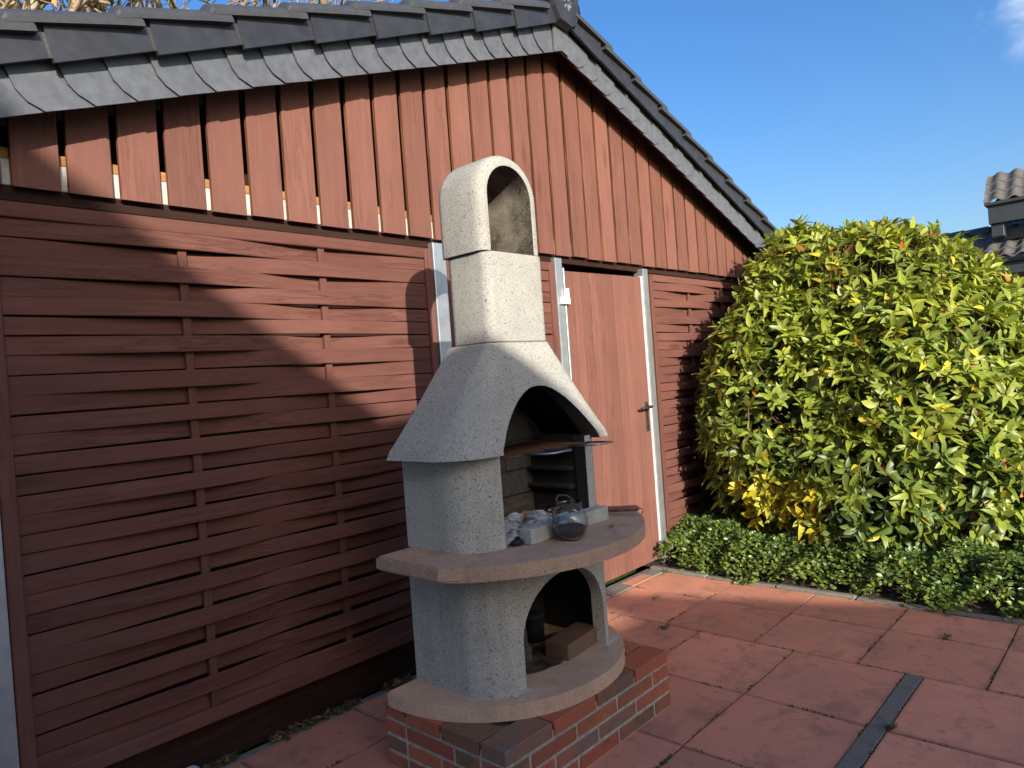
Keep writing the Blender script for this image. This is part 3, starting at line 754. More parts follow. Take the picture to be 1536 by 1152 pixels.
# chimney neck: rounded square tube
CX, CHW, CY0, CY1 = 2.035, .166, -.935, -.705
def rsq(cx, hw, y0, y1, rad, n=6):
    pts = []
    for (ax, ay, t0) in ((cx - hw + rad, y0 + rad, math.pi), (cx + hw - rad, y0 + rad, 1.5 * math.pi), (cx + hw - rad, y1 - rad, 0), (cx - hw + rad, y1 - rad, .5 * math.pi)):
        for i in range(n + 1): t = t0 + math.pi / 2 * i / n; pts.append((ax + rad * math.cos(t), ay + rad * math.sin(t)))
    return pts
def ring(name, po_, pi_, z0, z1, mats):
    b = bmesh.new(); n = len(po_); A = {}
    for k, (pl, z) in enumerate(((po_, z0), (po_, z1), (pi_, z1), (pi_, z0))): A[k] = [b.verts.new((p[0], p[1], z)) for p in pl]
    for k in range(4):
        for q in range(n):
            f = b.faces.new((A[k][q], A[k][(q + 1) % n], A[(k + 1) % 4][(q + 1) % n], A[(k + 1) % 4][q])); f.material_index = 1 if k == 2 else 0
    ed = [e for e in b.edges if abs(e.verts[0].co.z - e.verts[1].co.z) < 1e-6 and e.verts[0] in A[0] + A[1] and e.verts[1] in A[0] + A[1]]
    bmesh.ops.bevel(b, geom=ed, offset=.004, segments=1, affect='EDGES')
    return gobj(name, bm_mesh(b, name, mats, True, 40))
ring('chimney_neck', rsq(CX, CHW, CY0, CY1, .042), rsq(CX, CHW - .04, CY0 + .04, CY1 - .04, .02), 1.535, 1.876, ['cast_concrete', 'chimney_soot'])
# chimney cap: arched tunnel open front and back
def arch(hw, z0, zt, n=22):
    zs = zt - hw; pts = [(CX - hw, z0 + (zs - z0) * i / 6) for i in range(6)]
    pts += [(CX - hw * math.cos(math.pi * i / n), zs + hw * math.sin(math.pi * i / n)) for i in range(n + 1)]
    pts += [(CX + hw, zs - (zs - z0) * i / 6) for i in range(1, 7)]; return pts
CX -= .012; CY0 += .004; CY1 += .006
AO, AI = arch(.168, 1.878, 2.258), arch(.122, 1.878, 2.212)
b = bmesh.new(); n = len(AO)
# outer edges are rounded towards front and back
def ringv(pts, y): return [b.verts.new((p[0], y, p[1])) for p in pts]
def lerpA(t): return [(AO[i][0] + (AI[i][0] - AO[i][0]) * t, AO[i][1] + (AI[i][1] - AO[i][1]) * t) for i in range(n)]
seq = [(0.0, CY1 - .030), (.08, CY1 - .012), (.30, CY1), (1.0, CY1), (1.0, CY0), (.52, CY0), (.24, CY0 + .008), (.06, CY0 + .024), (0.0, CY0 + .045)]
rings = [ringv(lerpA(t), yy_) for t, yy_ in seq]
for k in range(len(rings)):
    A, B = rings[k], rings[(k + 1) % len(rings)]
    for q in range(n - 1):
        f = b.faces.new((A[q], A[q + 1], B[q + 1], B[q])); f.material_index = 1 if k == 3 else 0
for e in (0, n - 1): b.faces.new([r_[e] for r_ in rings])
gobj('chimney_cap', bm_mesh(b, 'chimney_cap', ['cast_concrete', 'chimney_soot'], True, 45))
# white mortar smears at the feet of the column
for (x0, x1, y_) in ((1.75, 1.83, -1.018), (2.30, 2.40, -1.010)):
    V = []; F = []
    for i in range(9):
        t = i / 8; x = x0 + (x1 - x0) * t; w_ = .010 + .006 * math.sin(i * 2.1); yq = y_ - .012 + .02 * (t - .5) * (1 if x0 > 2 else -1)
        V += [(x, yq + .012, .292), (x, yq - w_, .2885)]
    for i in range(8): F.append((2 * i, 2 * i + 1, 2 * i + 3, 2 * i + 2))
    gobj('mortar_smear', newmesh('mortar_smear', V, F, 'white_beam'))

# ash bed, logs and other things in and on the grill
V = []; F = []; na, nb_ = 40, 24
for j in range(nb_ + 1):
    for i in range(na + 1):
        x = 1.80 + .46 * i / na; yq = -.70 - .30 * j / nb_
        e = min(1, 6 * min(i / na, 1 - i / na, .25 + j / nb_, 1.1 - j / nb_))
        V.append((x, yq, .800 + e * (.040 + .010 * math.sin(i * .45) * math.cos(j * .6) + .006 * rnd.random())))
for j in range(nb_):
    for i in range(na): a = j * (na + 1) + i; F.append((a, a + 1, a + na + 2, a + na + 1))
asho = obj('ash_bed', newmesh('ash_bed', V, F, 'ash')); tag(asho, 'grey and white ash bed in the open firebox', 'ash', kind='stuff')
def lump(name, loc, size, mat, label, cat, seed, sub=3, rough=.25, rot=0, group=None):
    b = bmesh.new(); bmesh.ops.create_icosphere(b, subdivisions=sub, radius=1.0); rr = random.Random(seed)
    ph = [(Vector((rr.uniform(-1, 1), rr.uniform(-1, 1), rr.uniform(-1, 1))) * rr.uniform(2, 7), rr.uniform(0, 6), rr.uniform(.3, 1)) for _ in range(9)]
    for v in b.verts:
        s = sum(a * math.sin(w_.dot(v.co) + p_) for w_, p_, a in ph) / 4
        v.co = Vector((v.co.x * size[0], v.co.y * size[1], v.co.z * size[2])) * (1 + rough * s)
    o = obj(name, bm_mesh(b, name, mat, True), None, loc, (0, 0, rot)); return tag(o, label, cat, group)
lump('burnt_log', (2.08, -.745, .868), (.15, .040, .036), 'burnt_wood', 'charred brown log remains lying at the back of the firebox', 'log', 3, 4, .3, .05)
lump('charcoal_lump', (1.842, -1.010, .808), (.026, .020, .012), 'charcoal', 'black charcoal lump beside the left end of the ember bar', 'charcoal', 5, 2)
lump('ember_chip', (2.02, -.90, .862), (.012, .008, .014), 'dry_leaf', 'brown wood chip standing in the ash', 'wood chip', 8, 2)
lump('nut', (2.235, -1.150, .801), (.010, .008, .007), 'dry_leaf', 'small brown nut lying on the worktop near its curved edge', 'nut', 9, 2)
chips = []
for i in range(60):
    x, yq = rnd.uniform(1.85, 2.25), rnd.uniform(-.99, -.74); s = rnd.uniform(.005, .014); c0 = Vector((x, yq, .846 + rnd.random() * .012))
    a = Vector((rnd.uniform(-1, 1), rnd.uniform(-1, 1), rnd.uniform(-.3, .3))) * s; b2 = Vector((rnd.uniform(-1, 1), rnd.uniform(-1, 1), rnd.uniform(-.5, .5))) * s * .5
    chips.append(([c0 - a - b2, c0 + a - b2, c0 + a + b2, c0 - a + b2], [(0, 1, 2, 3)]))
VV, FF = join_data(chips); me = newmesh('ash_flakes', VV, FF, ['dry_leaf', 'white_beam'], [i % 4 > 0 and 1 or 0 for i in range(60)]); tag(obj('ash_flakes', me), 'brown and white flakes scattered over the ash', 'ash', kind='stuff')

# grate
grate = empty('grill_grate', 'rusty wire grill grate with two steel handles under the hood', 'grate', (2.04, -.86, 1.115)); gz = Vector(grate.location)
X0, X1, Y0, Y1 = 1.808, 2.300, -1.02, -.70
V, F = tube_data([(X0, Y0, 1.115), (X1, Y0, 1.115), (X1, Y1, 1.115), (X0, Y1, 1.115), (X0, Y0, 1.115)], .0035, 6); obj('rim_wire', newmesh('rim_wire', V, F, 'iron_handle', smooth=True), grate, -gz)
for k in range(20):
    x = X0 + (X1 - X0) * (k + .5) / 20; V, F = tube_data([(x, Y0, 1.116), (x, Y1, 1.116)], .0019, 5); obj('bar', newmesh('bar', V, F, 'rust', smooth=True), grate, -gz)
for k in range(3):
    yq = Y0 + (Y1 - Y0) * (k + .5) / 3; V, F = tube_data([(X0, yq, 1.1125), (X1, yq, 1.1125)], .003, 5); obj('cross_bar', newmesh('cross_bar', V, F, 'rust', smooth=True), grate, -gz)
for (xa, xb) in ((1.90, 2.03), (2.17, 2.29)):
    pts = [(xa, Y0, 1.117), (xa + .015, Y0 - .10, 1.121), (xb - .02, Y0 - .118, 1.122), (xb, Y0 - .10, 1.121), (xb, Y0, 1.117)]
    pts = [(xa, Y0 + .01, 1.117), (xa + .004, Y0 - .115, 1.121), (xa + .02, Y0 - .132, 1.122), (xb - .02, Y0 - .132, 1.122), (xb - .004, Y0 - .115, 1.121), (xb, Y0 + .01, 1.117)]
    V, F = tube_data(pts, .0042, 7); obj('handle', newmesh('handle', V, F, 'steel_wire', smooth=True), grate, -gz)

# glass jar lantern
jar = empty('glass_jar', 'round glass jar lantern with wire neck and sand inside, standing on the worktop', 'jar', (2.010, -1.125, .7955))
jp = [(.0, .0), (.030, .0), (.042, .006), (.058, .025), (.066, .050), (.066, .070), (.060, .092), (.050, .108), (.043, .116), (.043, .132), (.046, .136)]
inn = [(r_ - .003 if r_ > .01 else r_, z + (.004 if z < .01 else 0)) for r_, z in jp][::-1]
V, F = lathe_data(jp + inn, 28); obj('glass_bowl', newmesh('glass_bowl', V, F, 'jar_glass', smooth=True), jar)
V, F = lathe_data([(.0, .0055), (.036, .0085), (.052, .024), (.060, .044), (.045, .050), (.02, .047), (.0, .053)], 24); obj('sand_fill', newmesh('sand_fill', V, F, 'grey_pad', smooth=True), jar)
for z in (.119, .125, .131):
    V, F = tube_data([(.046 * math.cos(t * math.pi / 10), .046 * math.sin(t * math.pi / 10), z) for t in range(21)], .0028, 6); obj('neck_wire', newmesh('neck_wire', V, F, 'rope', smooth=True), jar)
V, F = tube_data([(-.045 - .0, .012, .124), (-.062, .018, .118), (-.072, .02, .098), (-.070, .018, .076), (-.066, .014, .066)], .005, 7); obj('rope_handle', newmesh('rope_handle', V, F, 'rope', smooth=True), jar)
V, F = tube_data([(.046, .0, .126), (.03, .03, .152), (.0, .046, .158), (-.03, .035, .150), (-.046, .008, .126)], .0032, 6); obj('wire_bail', newmesh('wire_bail', V, F, 'rope', smooth=True), jar)
V, F = tube_data([(-.030, -.044, .116), (-.022, -.050, .108)], .004, 8); obj('bead', newmesh('bead', V, F, 'white_beam', smooth=True), jar)

# poker with a wooden handle at the far end of the worktop
pk = empty('poker', 'fire poker with turned brown wooden handle lying on the worktop rim', 'poker', (2.45, -1.05, .81)); pko = Vector(pk.location)
A_, B_ = Vector((2.395, -.985, .822)), Vector((2.462, -1.128, .826)); d_ = B_ - A_
V, F = tube_data([A_ + d_ * t for t in (0, .02, .1, .5, .9, .97, 1)], [.005, .0105, .0125, .012, .013, .011, .006], 10); obj('wooden_handle', newmesh('wooden_handle', V, F, 'turned_wood', smooth=True), pk, -pko)
V, F = tube_data([B_ - d_ * .02, B_ + Vector((.004, -.012, -.002)), B_ + Vector((.003, -.016, -.012)), B_ + Vector((-.002, -.012, -.026))], .0018, 6); obj('wire_hook', newmesh('wire_hook', V, F, 'iron_handle', smooth=True), pk, -pko)
V, F = tube_data([A_, A_ - d_ * .8 + Vector((0, 0, -.012))], .003, 6); obj('iron_rod', newmesh('iron_rod', V, F, 'iron_handle', smooth=True), pk, -pko)

# loose bricks in the log store
def loose(name, cx, cy, z0, lx, ly, lz, rz, mat, label, group=None):
    me = bm_mesh(box_bm(-lx / 2, lx / 2, -ly / 2, ly / 2, 0, lz, .005, 2), name, mat); o = obj(name, me, None, (cx, cy, z0), (0, 0, rz)); return tag(o, label, 'brick', group)
loose('loose_brick', 2.215, -.930, .2875, .245, .112, .062, .10, 'clinker_brick', 'loose brown clinker brick lying in the arched log store')
loose('sooty_brick', 2.03, -.775, .2875, .20, .10, .062, .95, 'fire_brick', 'dark sooty brick at the back of the log store, under another')
loose('sooty_brick', 2.035, -.770, .350, .20, .10, .062, .80, 'fire_brick', 'dark sooty brick on top of another in the log store')
ct = empty('black_tin', 'black tin can standing at the back of the log store', 'tin', (2.20, -.725, .2875))
V, F = lathe_data([(0, 0), (.05, 0), (.05, .10), (.053, .102), (.053, .106), (.0, .106)], 20); obj('tin_body', newmesh('tin_body', V, F, 'charcoal', smooth=True), ct)

# pale stone and litter at the foot of the fence
lump('pale_stone', (1.035, -.015, .012), (.050, .030, .028), 'stone_pale', 'pale grey stone at the foot of the woven fence', 'stone', 21, 3, .15, .4)
lit = []
for i in range(900):
    x = rnd.uniform(.9, 2.1); yq = -.01 - abs(rnd.gauss(0, .02)); s = rnd.uniform(.005, .016); c0 = Vector((x, yq, .004 + rnd.random() * .02))
    if math.sin(x * 9) + math.sin(x * 23) < -.6: continue
    a = Vector((rnd.uniform(-1, 1), rnd.uniform(-1, 1), rnd.uniform(-.4, .4))) * s; b2 = Vector((rnd.uniform(-1, 1), rnd.uniform(-1, 1), rnd.uniform(.0, .8))) * s * .6
    lit.append(([c0 - a - b2, c0 + a - b2, c0 + a + b2, c0 - a + b2], [(0, 1, 2, 3)]))
VV, FF = join_data(lit); tag(obj('leaf_litter', newmesh('leaf_litter', VV, FF, ['moss', 'dry_leaf'], [1 if i % 3 == 0 else 0 for i in range(len(FF))])), 'mossy leaf litter along the foot of the fence', 'leaf litter', kind='stuff')
def tuft(x, y, n, hgt, spread, label, seed):
    rr = random.Random(seed); ps = []
    for i in range(n):
        a = rr.uniform(0, 6.28); r0 = rr.uniform(0, spread); p0 = Vector((x + math.cos(a) * r0, y + math.sin(a) * r0 * .5, 0)); d = Vector((math.cos(a), math.sin(a), 0)) * hgt * rr.uniform(.3, 1); w_ = Vector((-math.sin(a), math.cos(a), 0)) * .0022; hh = hgt * rr.uniform(.5, 1.1)
        ps.append(([p0 - w_, p0 + w_, p0 + d * .5 + w_ + Vector((0, 0, hh * .7)), p0 + d * .5 - w_ + Vector((0, 0, hh * .7)), p0 + d + Vector((0, 0, hh))], [(0, 1, 2, 3), (3, 2, 4)]))
    VV, FF = join_data(ps); me = newmesh('weed_tuft', VV, FF, 'leaf_small'); ca_ = me.color_attributes.new('leafcol', 'FLOAT_COLOR', 'POINT')
    ca_.data.foreach_set('color', np.tile(np.array([.10, .14, .035, 1.0]), len(VV)).astype(np.float32)); return tag(obj('weed_tuft', me), label, 'weed')
tuft(2.80, -1.935, 60, .022, .022, 'dense green weed tuft against the dark strip in the paving', 1)
tuft(3.84, -1.905, 40, .016, .045, 'flat green weed growing in a joint between two red slabs', 2)
tuft(3.27, -.700, 60, .016, .05, 'low green weed where paving joints meet beside the plinth', 3)
tuft(3.67, -.40, 16, .022, .03, 'thin dry weed in the sunlit slab joint near the door', 4)
tuft(4.20, -.16, 30, .02, .03, 'small weed at the foot of the door post', 5)

ms = []
def moss_line(p, q, n, sd):
    p = Vector(p); q = Vector(q); d = q - p
    for i in range(n):
        t = rnd.random()
        if math.sin(t * d.length * 14 + sd) + .6 * math.sin(t * d.length * 37 + sd * 2) < .35: continue
        c0 = p + d * t + Vector((rnd.gauss(0, .004), rnd.gauss(0, .004), .0)); r0 = rnd.uniform(.002, .006); V = [c0 + Vector((0, 0, r0 * .8))]
        for k in range(5):
            a = 6.283 * k / 5 + rnd.random(); V.append(c0 + Vector((math.cos(a) * r0 * rnd.uniform(.7, 1.5), math.sin(a) * r0 * rnd.uniform(.7, 1.5), -.003)))
        ms.append((V, [(0, k + 1, (k + 1) % 5 + 1) for k in range(5)]))
for i, x in enumerate(xs_b[1:] + [3.82]): moss_line((x, -3.2, 0), (x, -.06, 0), 260, i * 1.7)
for i, yq in enumerate((-.385, -.88, -1.37, -1.855, -1.925, -2.44)): moss_line((.9, yq, 0), (3.33, yq, 0), 240, i * 2.3 + .5)
for i, yq in enumerate((-.665, -1.165, -1.655, -2.15, -2.65)): moss_line((3.33, yq, 0), (4.2, yq, 0), 90, i * 1.9)
moss_line((2.02, -1.372, .001), (2.24, -1.372, .001), 160, 1.0)
moss_line((KX, -3.2, .0), (KX, -.1, .0), 420, 2.0)
VV, FF = join_data(ms); tag(obj('joint_moss', newmesh('joint_moss', VV, FF, ['moss', 'soil'], [(i // 5) % 3 == 0 and 1 or 0 for i in range(len(FF))])), 'dark moss and dirt in the joints of the red slabs', 'moss', kind='stuff')
# ------------------------------------------------------------ plants
def leaf_template(L, W, curl, fold, rows=6):
    V = []; F = []
    for i in range(rows + 1):
        t = i / rows; w_ = W * .5 * (math.sin(math.pi * min(1, t ** .8)) ** .75 if 0 < t < 1 else 0.02) * (1.0 if t < .6 else 1.0); z = -curl * t * t * L
        yq = L * t
        V += [(-w_, yq, z + fold * w_), (0, yq, z), (w_, yq, z + fold * w_)]
    for i in range(rows):
        a = 3 * i; F += [(a, a + 1, a + 4, a + 3), (a + 1, a + 2, a + 5, a + 4)]
    return np.array(V, np.float32), np.array(F, np.int32)
def frames(d, nrm):
    d = d / np.linalg.norm(d, axis=1, keepdims=True); x = np.cross(d, nrm); x /= np.linalg.norm(x, axis=1, keepdims=True) + 1e-9; z = np.cross(x, d)
    return np.stack([x, d, z], axis=2)                                     # columns: local x, y(leaf length), z
def leaf_mesh(name, tmplV, tmplF, pos, M, scale, colr, mat):
    n = len(pos); k = len(tmplV)
    V = np.einsum('nij,kj->nki', M, tmplV) * scale[:, None, None] + pos[:, None, :]
    F = (tmplF[None] + (np.arange(n) * k)[:, None, None]).reshape(-1, 4)
    me = bpy.data.meshes.new(name); me.vertices.add(n * k); me.vertices.foreach_set('co', V.astype(np.float32).ravel())
    me.loops.add(F.size); me.loops.foreach_set('vertex_index', F.ravel().astype(np.int32)); me.polygons.add(len(F))
    me.polygons.foreach_set('loop_start', np.arange(0, F.size, 4, dtype=np.int32)); me.polygons.foreach_set('loop_total', np.full(len(F), 4, np.int32))
    me.update(); me.materials.append(MATS[mat]); me.polygons.foreach_set('use_smooth', np.ones(len(F), bool))
    c = np.concatenate([np.repeat(colr, k, axis=0), np.ones((n * k, 1))], axis=1).astype(np.float32)
    a = me.color_attributes.new('leafcol', 'FLOAT_COLOR', 'POINT'); a.data.foreach_set('color', c.ravel()); return me

# rhododendron: envelope of overlapping lobes
rh = empty('rhododendron', 'large rounded rhododendron bush with glossy yellow green leaves beside the shed', 'bush', (5.6, -1.15, .05)); ro = Vector(rh.location)
LOB = [((5.75, -1.15, 1.15), (1.05, 1.00, 1.12)), ((5.15, -.70, .95), (.62, .55, .95)), ((5.4, -1.52, 1.0), (.82, .62, .86)), ((4.95, -1.25, .55), (.50, .55, .50)),
       ((6.3, -1.25, .95), (.85, .70, .80)), ((5.2, -1.80, .55), (.50, .42, .40)), ((6.0, -.62, 1.28), (.95, .52, 1.14)), ((5.6, -2.1, .78), (.62, .40, .60))]
lc = np.array([a for a, b in LOB]); lr = np.array([b for a, b in LOB])
def fld(p): return (((p[:, None, :] - lc) / lr) ** 2).sum(2)
pos = []; axs = []
for (c0, r0) in zip(lc, lr):
    m = int(1250 * (r0[0] * r0[1] + r0[0] * r0[2] + r0[1] * r0[2]))
    v = npr.normal(size=(m, 3)); v /= np.linalg.norm(v, axis=1, keepdims=True)
    depth = np.where(npr.rand(m) < .68, npr.uniform(.93, 1.06, m), npr.uniform(.70, .93, m))
    pos.append(c0 + v * r0 * depth[:, None]); a = v / r0; a /= np.linalg.norm(a, axis=1, keepdims=True); axs.append(a)
pos = np.concatenate(pos); axs = np.concatenate(axs)
keep = (fld(pos).min(1) > .52) & (pos[:, 2] > .16) & (pos[:, 1] < -.06) & (pos[:, 0] > 4.28); pos, axs = pos[keep], axs[keep]
# holes and clumps
clump = np.sin(pos[:, 0] * 6.3 + 1.1) * np.sin(pos[:, 1] * 5.7) * np.sin(pos[:, 2] * 6.9 + .5)
keep = npr.rand(len(pos)) < np.clip(.95 + clump * .9, .40, 1); pos, axs = pos[keep], axs[keep]; clump = clump[keep]
axs = axs * .75 + np.array([0, 0, .55]) + npr.normal(scale=.25, size=axs.shape); axs /= np.linalg.norm(axs, axis=1, keepdims=True)
nr = len(pos); LP = []; LD = []; LN = []; LS = []; LC = []
camv = np.array(CAM)
for i in range(nr):
    A = axs[i]; t1 = np.cross(A, npr.normal(size=3)); t1 /= np.linalg.norm(t1); t2 = np.cross(A, t1)
    k = npr.randint(6, 10); ph0 = npr.rand() * 6.28
    px_, py_, pz_ = pos[i]
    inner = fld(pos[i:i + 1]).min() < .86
    yel = 1.0 if (px_ < 4.92 and pz_ < .60 and abs(py_ + .85) < .30) else 0.0
    hue = npr.rand()
    for j in range(k):
        ph = ph0 + 6.283 * j / k + npr.normal(scale=.22); th = npr.uniform(.75, 1.5) if j > 1 else npr.uniform(.25, .8)
        d = A * math.cos(th) + (t1 * math.cos(ph) + t2 * math.sin(ph)) * math.sin(th); d = d + np.array([0, 0, -.12])
        nn = A + npr.normal(scale=.22, size=3) + d * .0
        LP.append(pos[i] + d * .012); LD.append(d); LN.append(nn); LS.append(npr.uniform(.60, 1.18))
        u = npr.rand()
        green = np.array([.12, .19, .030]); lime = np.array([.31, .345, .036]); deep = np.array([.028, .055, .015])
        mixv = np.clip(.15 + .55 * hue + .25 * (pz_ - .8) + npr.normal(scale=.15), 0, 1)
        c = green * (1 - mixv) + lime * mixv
        if inner: c = c * .35 + deep * .65  # inner leaves coloured darker to stand for shade inside the bush
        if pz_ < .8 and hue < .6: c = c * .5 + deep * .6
        if yel and u < .85: c = np.array([.52, .45, .03]) * npr.uniform(.75, 1.1)
        elif u < .035: c = np.array([.50, .40, .03])
        elif u < .043: c = np.array([.46, .13, .02])
        elif u < .049: c = np.array([.22, .07, .025])
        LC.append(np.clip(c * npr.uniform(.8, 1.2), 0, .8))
LP = np.array(LP); LD = np.array(LD); LN = np.array(LN); LS = np.array(LS); LC = np.array(LC)
TV, TF = leaf_template(.104, .041, .16, .28)
M = frames(LD, LN)
dist = np.linalg.norm(LP - camv, axis=1); vd = (camv - LP) / dist[:, None]
facing = np.abs((M[:, :, 2] * vd).sum(1)); outer = fld(LP).min(1)
inview = (LP[:, 0] > 4.3)
score = facing * LS * LS / dist ** 2 * (outer > 1.0) * ((LP - np.array([5.75, -1.15, 1.0])) * vd).sum(1).clip(0, 9) * inview
order = np.argsort(-score); big = order[:300]; rest = order[300:]
TMP = [leaf_template(.094, .038, .16, .28), leaf_template(.102, .035, .42, .45), leaf_template(.086, .041, -.12, .15), leaf_template(.098, .034, .7, .3)]
TMP = [(tv0, tf0) for tv0, tf0 in TMP]; kind_i = npr.choice(4, len(LP), p=(.35, .3, .2, .15))
for q in range(4):
    sel = rest[kind_i[rest] == q]
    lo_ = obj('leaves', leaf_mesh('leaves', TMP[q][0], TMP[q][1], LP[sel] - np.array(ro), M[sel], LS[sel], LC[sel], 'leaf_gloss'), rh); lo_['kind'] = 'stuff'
# 300 leaves that show largest: single objects sharing a few meshes sorted by colour
pal = {}
for i in big:
    key = (int(kind_i[i]),) + tuple(np.round(LC[i] / np.array([.05, .04, .02])).astype(int))
    if key not in pal:
        pal[key] = leaf_mesh('leaf', TMP[kind_i[i]][0], TMP[kind_i[i]][1], np.zeros((1, 3)), np.eye(3)[None], np.ones(1), LC[i][None], 'leaf_gloss')
    o = bpy.data.objects.new('leaf', pal[key]); col.objects.link(o); o.parent = rh
    m3 = Matrix(M[i].tolist()).to_4x4(); o.matrix_local = Matrix.Translation(Vector(LP[i]) - ro) @ m3 @ Matrix.Scale(float(LS[i]), 4)
# stems
ps = []
for i in range(46):
    a = npr.uniform(0, 6.28); b0 = Vector((5.6 + .35 * math.cos(a), -1.2 + .35 * math.sin(a), .0)); tgt = pos[npr.randint(nr)]; tv = Vector(tgt)
    mid = b0.lerp(tv, .5) + Vector((npr.normal(scale=.1), npr.normal(scale=.1), -.12)); ps.append(tube_data([b0, b0.lerp(mid, .5) + Vector((0, 0, .05)), mid, mid.lerp(tv, .6), tv], [.022, .018, .013, .009, .005], 6))
VV, FF = join_data(ps); obj('stems', newmesh('stems', VV, FF, 'stem', smooth=True), rh, -ro)
ps = []
for i in range(nr):
    if npr.rand() < .75: ps.append(tube_data([pos[i] - axs[i] * .16 - np.array([0, 0, .03]), pos[i] + axs[i] * .01], [.0045, .0035], 4))
VV, FF = join_data(ps); tw_ = obj('twigs', newmesh('twigs', VV, FF, 'stem', smooth=True), rh, -ro); tw_['kind'] = 'stuff'

# evergreen ground cover along the kerb
n = 80000
gy = npr.uniform(-3.9, -.03, n); spill = .035 * np.sin(gy * 6.1) + .03 * np.sin(gy * 17 + 1) + .02 * np.sin(gy * 41)
gx = KX + .045 - spill.clip(-.05, .07) + np.abs(npr.rand(n)) ** .9 * 1.5
hgt = .03 + .20 * np.clip((gx - KX) / .30, 0, 1) ** .8 + .045 * np.sin(gx * 13 + gy * 3) * np.sin(gy * 11) + .03 * np.sin(gy * 27 + gx * 7)
gz_ = np.clip(hgt - np.abs(npr.normal(scale=.03, size=n)), .006, .4)
gp = np.stack([gx, gy, gz_], 1); gp[:, 0] += npr.normal(scale=.012, size=n) - .01
gd = npr.normal(size=(n, 3)); gd[:, 2] = np.abs(gd[:, 2]) * .5; gn = npr.normal(scale=.55, size=(n, 3)) + np.array([-.25, -.25, 1.0])
gc = np.array([.065, .12, .030]) + npr.rand(n, 1) ** 2 * np.array([.16, .17, .02]); gc *= npr.uniform(.7, 1.2, (n, 1))
front = (gx < KX + .18) & (npr.rand(n) < .35); gc[front] = np.array([.19, .24, .035]) * npr.uniform(.7, 1.1, (front.sum(), 1))
tv_, tf_ = leaf_template(.030, .019, .15, .25, 3)
tag(obj('ground_cover', leaf_mesh('ground_cover', tv_, tf_, gp, frames(gd, gn), npr.uniform(.7, 1.25, n), gc, 'leaf_small')), 'low dark green evergreen ground cover along the kerb', 'ground cover', kind='stuff')

# ------------------------------------------------------------ brick path beyond the bush
path = obj('path', newmesh('path', [(5.0, -6, -.02), (16, -6, -.02), (16, -2.05, -.02), (5.0, -2.05, -.02)], [(0, 1, 2, 3)], 'house_brick')); tag(path, kind='structure')

# ------------------------------------------------------------ bare trees behind the shed
def tree(loc, h, seed, label, leaves):
    rr = random.Random(seed); t = empty('bare_tree', label, 'tree', loc, 'bare trees behind the shed roof'); tr = []; tw = []; lv = []
    def grow(p, d, L, r0, depth):
        pts = [p]; q = p; dd = d
        ns = 5
        for i in range(ns):
            dd = (dd + Vector((rr.gauss(0, .12), rr.gauss(0, .12), rr.gauss(.03, .08)))).normalized(); q = q + dd * L / ns; pts.append(q)
        (tr if depth < 2 else tw).append(tube_data(pts, [r0 * (1 - .55 * i / ns) for i in range(ns + 1)], 7 if depth < 2 else 4))
        if depth >= 5 or r0 < .004:
            lv.append(q); return
        k = rr.choice((3, 4)) if depth < 4 else 3
        for i in range(k):
            s = pts[2 + (i % (ns - 1))] if i else q
            side = Vector((rr.gauss(0, 1), rr.gauss(0, 1), rr.gauss(.25, .5))).normalized()
            grow(s, (dd * .8 + side * rr.uniform(.5, .9)).normalized(), L * rr.uniform(.55, .78), r0 * (.58 if i else .5), depth + 1)
    grow(Vector((0, 0, 0)), Vector((rr.gauss(0, .05), rr.gauss(0, .05), 1)), h * .42, h * .020, 0)
    VV, FF = join_data(tr); obj('trunk', newmesh('trunk', VV, FF, 'bark_pale', smooth=True), t)
    VV, FF = join_data(tw); o = obj('twigs', newmesh('twigs', VV, FF, 'twig', smooth=True), t)
    if lv and leaves:
        P0 = np.array([tuple(x) for x in lv for _ in range(leaves)]); P0 = P0 + npr.normal(scale=.12, size=P0.shape); m = len(P0); c = np.array([.34, .17, .06]) * npr.uniform(.5, 1.3, (m, 1)) + npr.rand(m, 1) * np.array([.08, .05, .0])
        T_, U_ = leaf_template(.09, .05, .2, .2, 2); o = obj('leaves', leaf_mesh('leaves', T_, U_, P0, frames(npr.normal(size=(m, 3)), npr.normal(size=(m, 3))), npr.uniform(.6, 1.2, m), np.clip(c, 0, .8), 'leaf_dry'), t); o['kind'] = 'stuff'
    return t
tree((1.9, 8.2, 0), 10.5, 4, 'pale bare tree behind the left end of the shed roof', 3)
tree((3.4, 9.2, 0), 11.5, 12, 'pale forked tree with reddish leaves behind the lower roof slope', 3)
tree((4.9, 9.6, 0), 11.5, 31, 'bare tree with thick pale limbs behind the middle of the roof slope', 2)
tree((6.2, 9.8, 0), 10.8, 47, 'slim bare tree behind the upper part of the roof slope', 2)
tree((2.4, 12.5, 0), 12.5, 53, 'taller bare tree farther back behind the other trees', 3)

# ------------------------------------------------------------ neighbouring house on the right
nh = empty('neighbour_house', 'dark roofed neighbouring house behind the rhododendron bush', 'house', (16.0, -1.5, 0)); no = Vector(nh.location)
def nbx(name, x0, x1, y0, y1, z0, z1, mat, par=None, bev=.01): 
    o = box(name, x0, x1, y0, y1, z0, z1, mat, None, bev); o.parent = nh; o.location = Vector(o.location) - no; return o
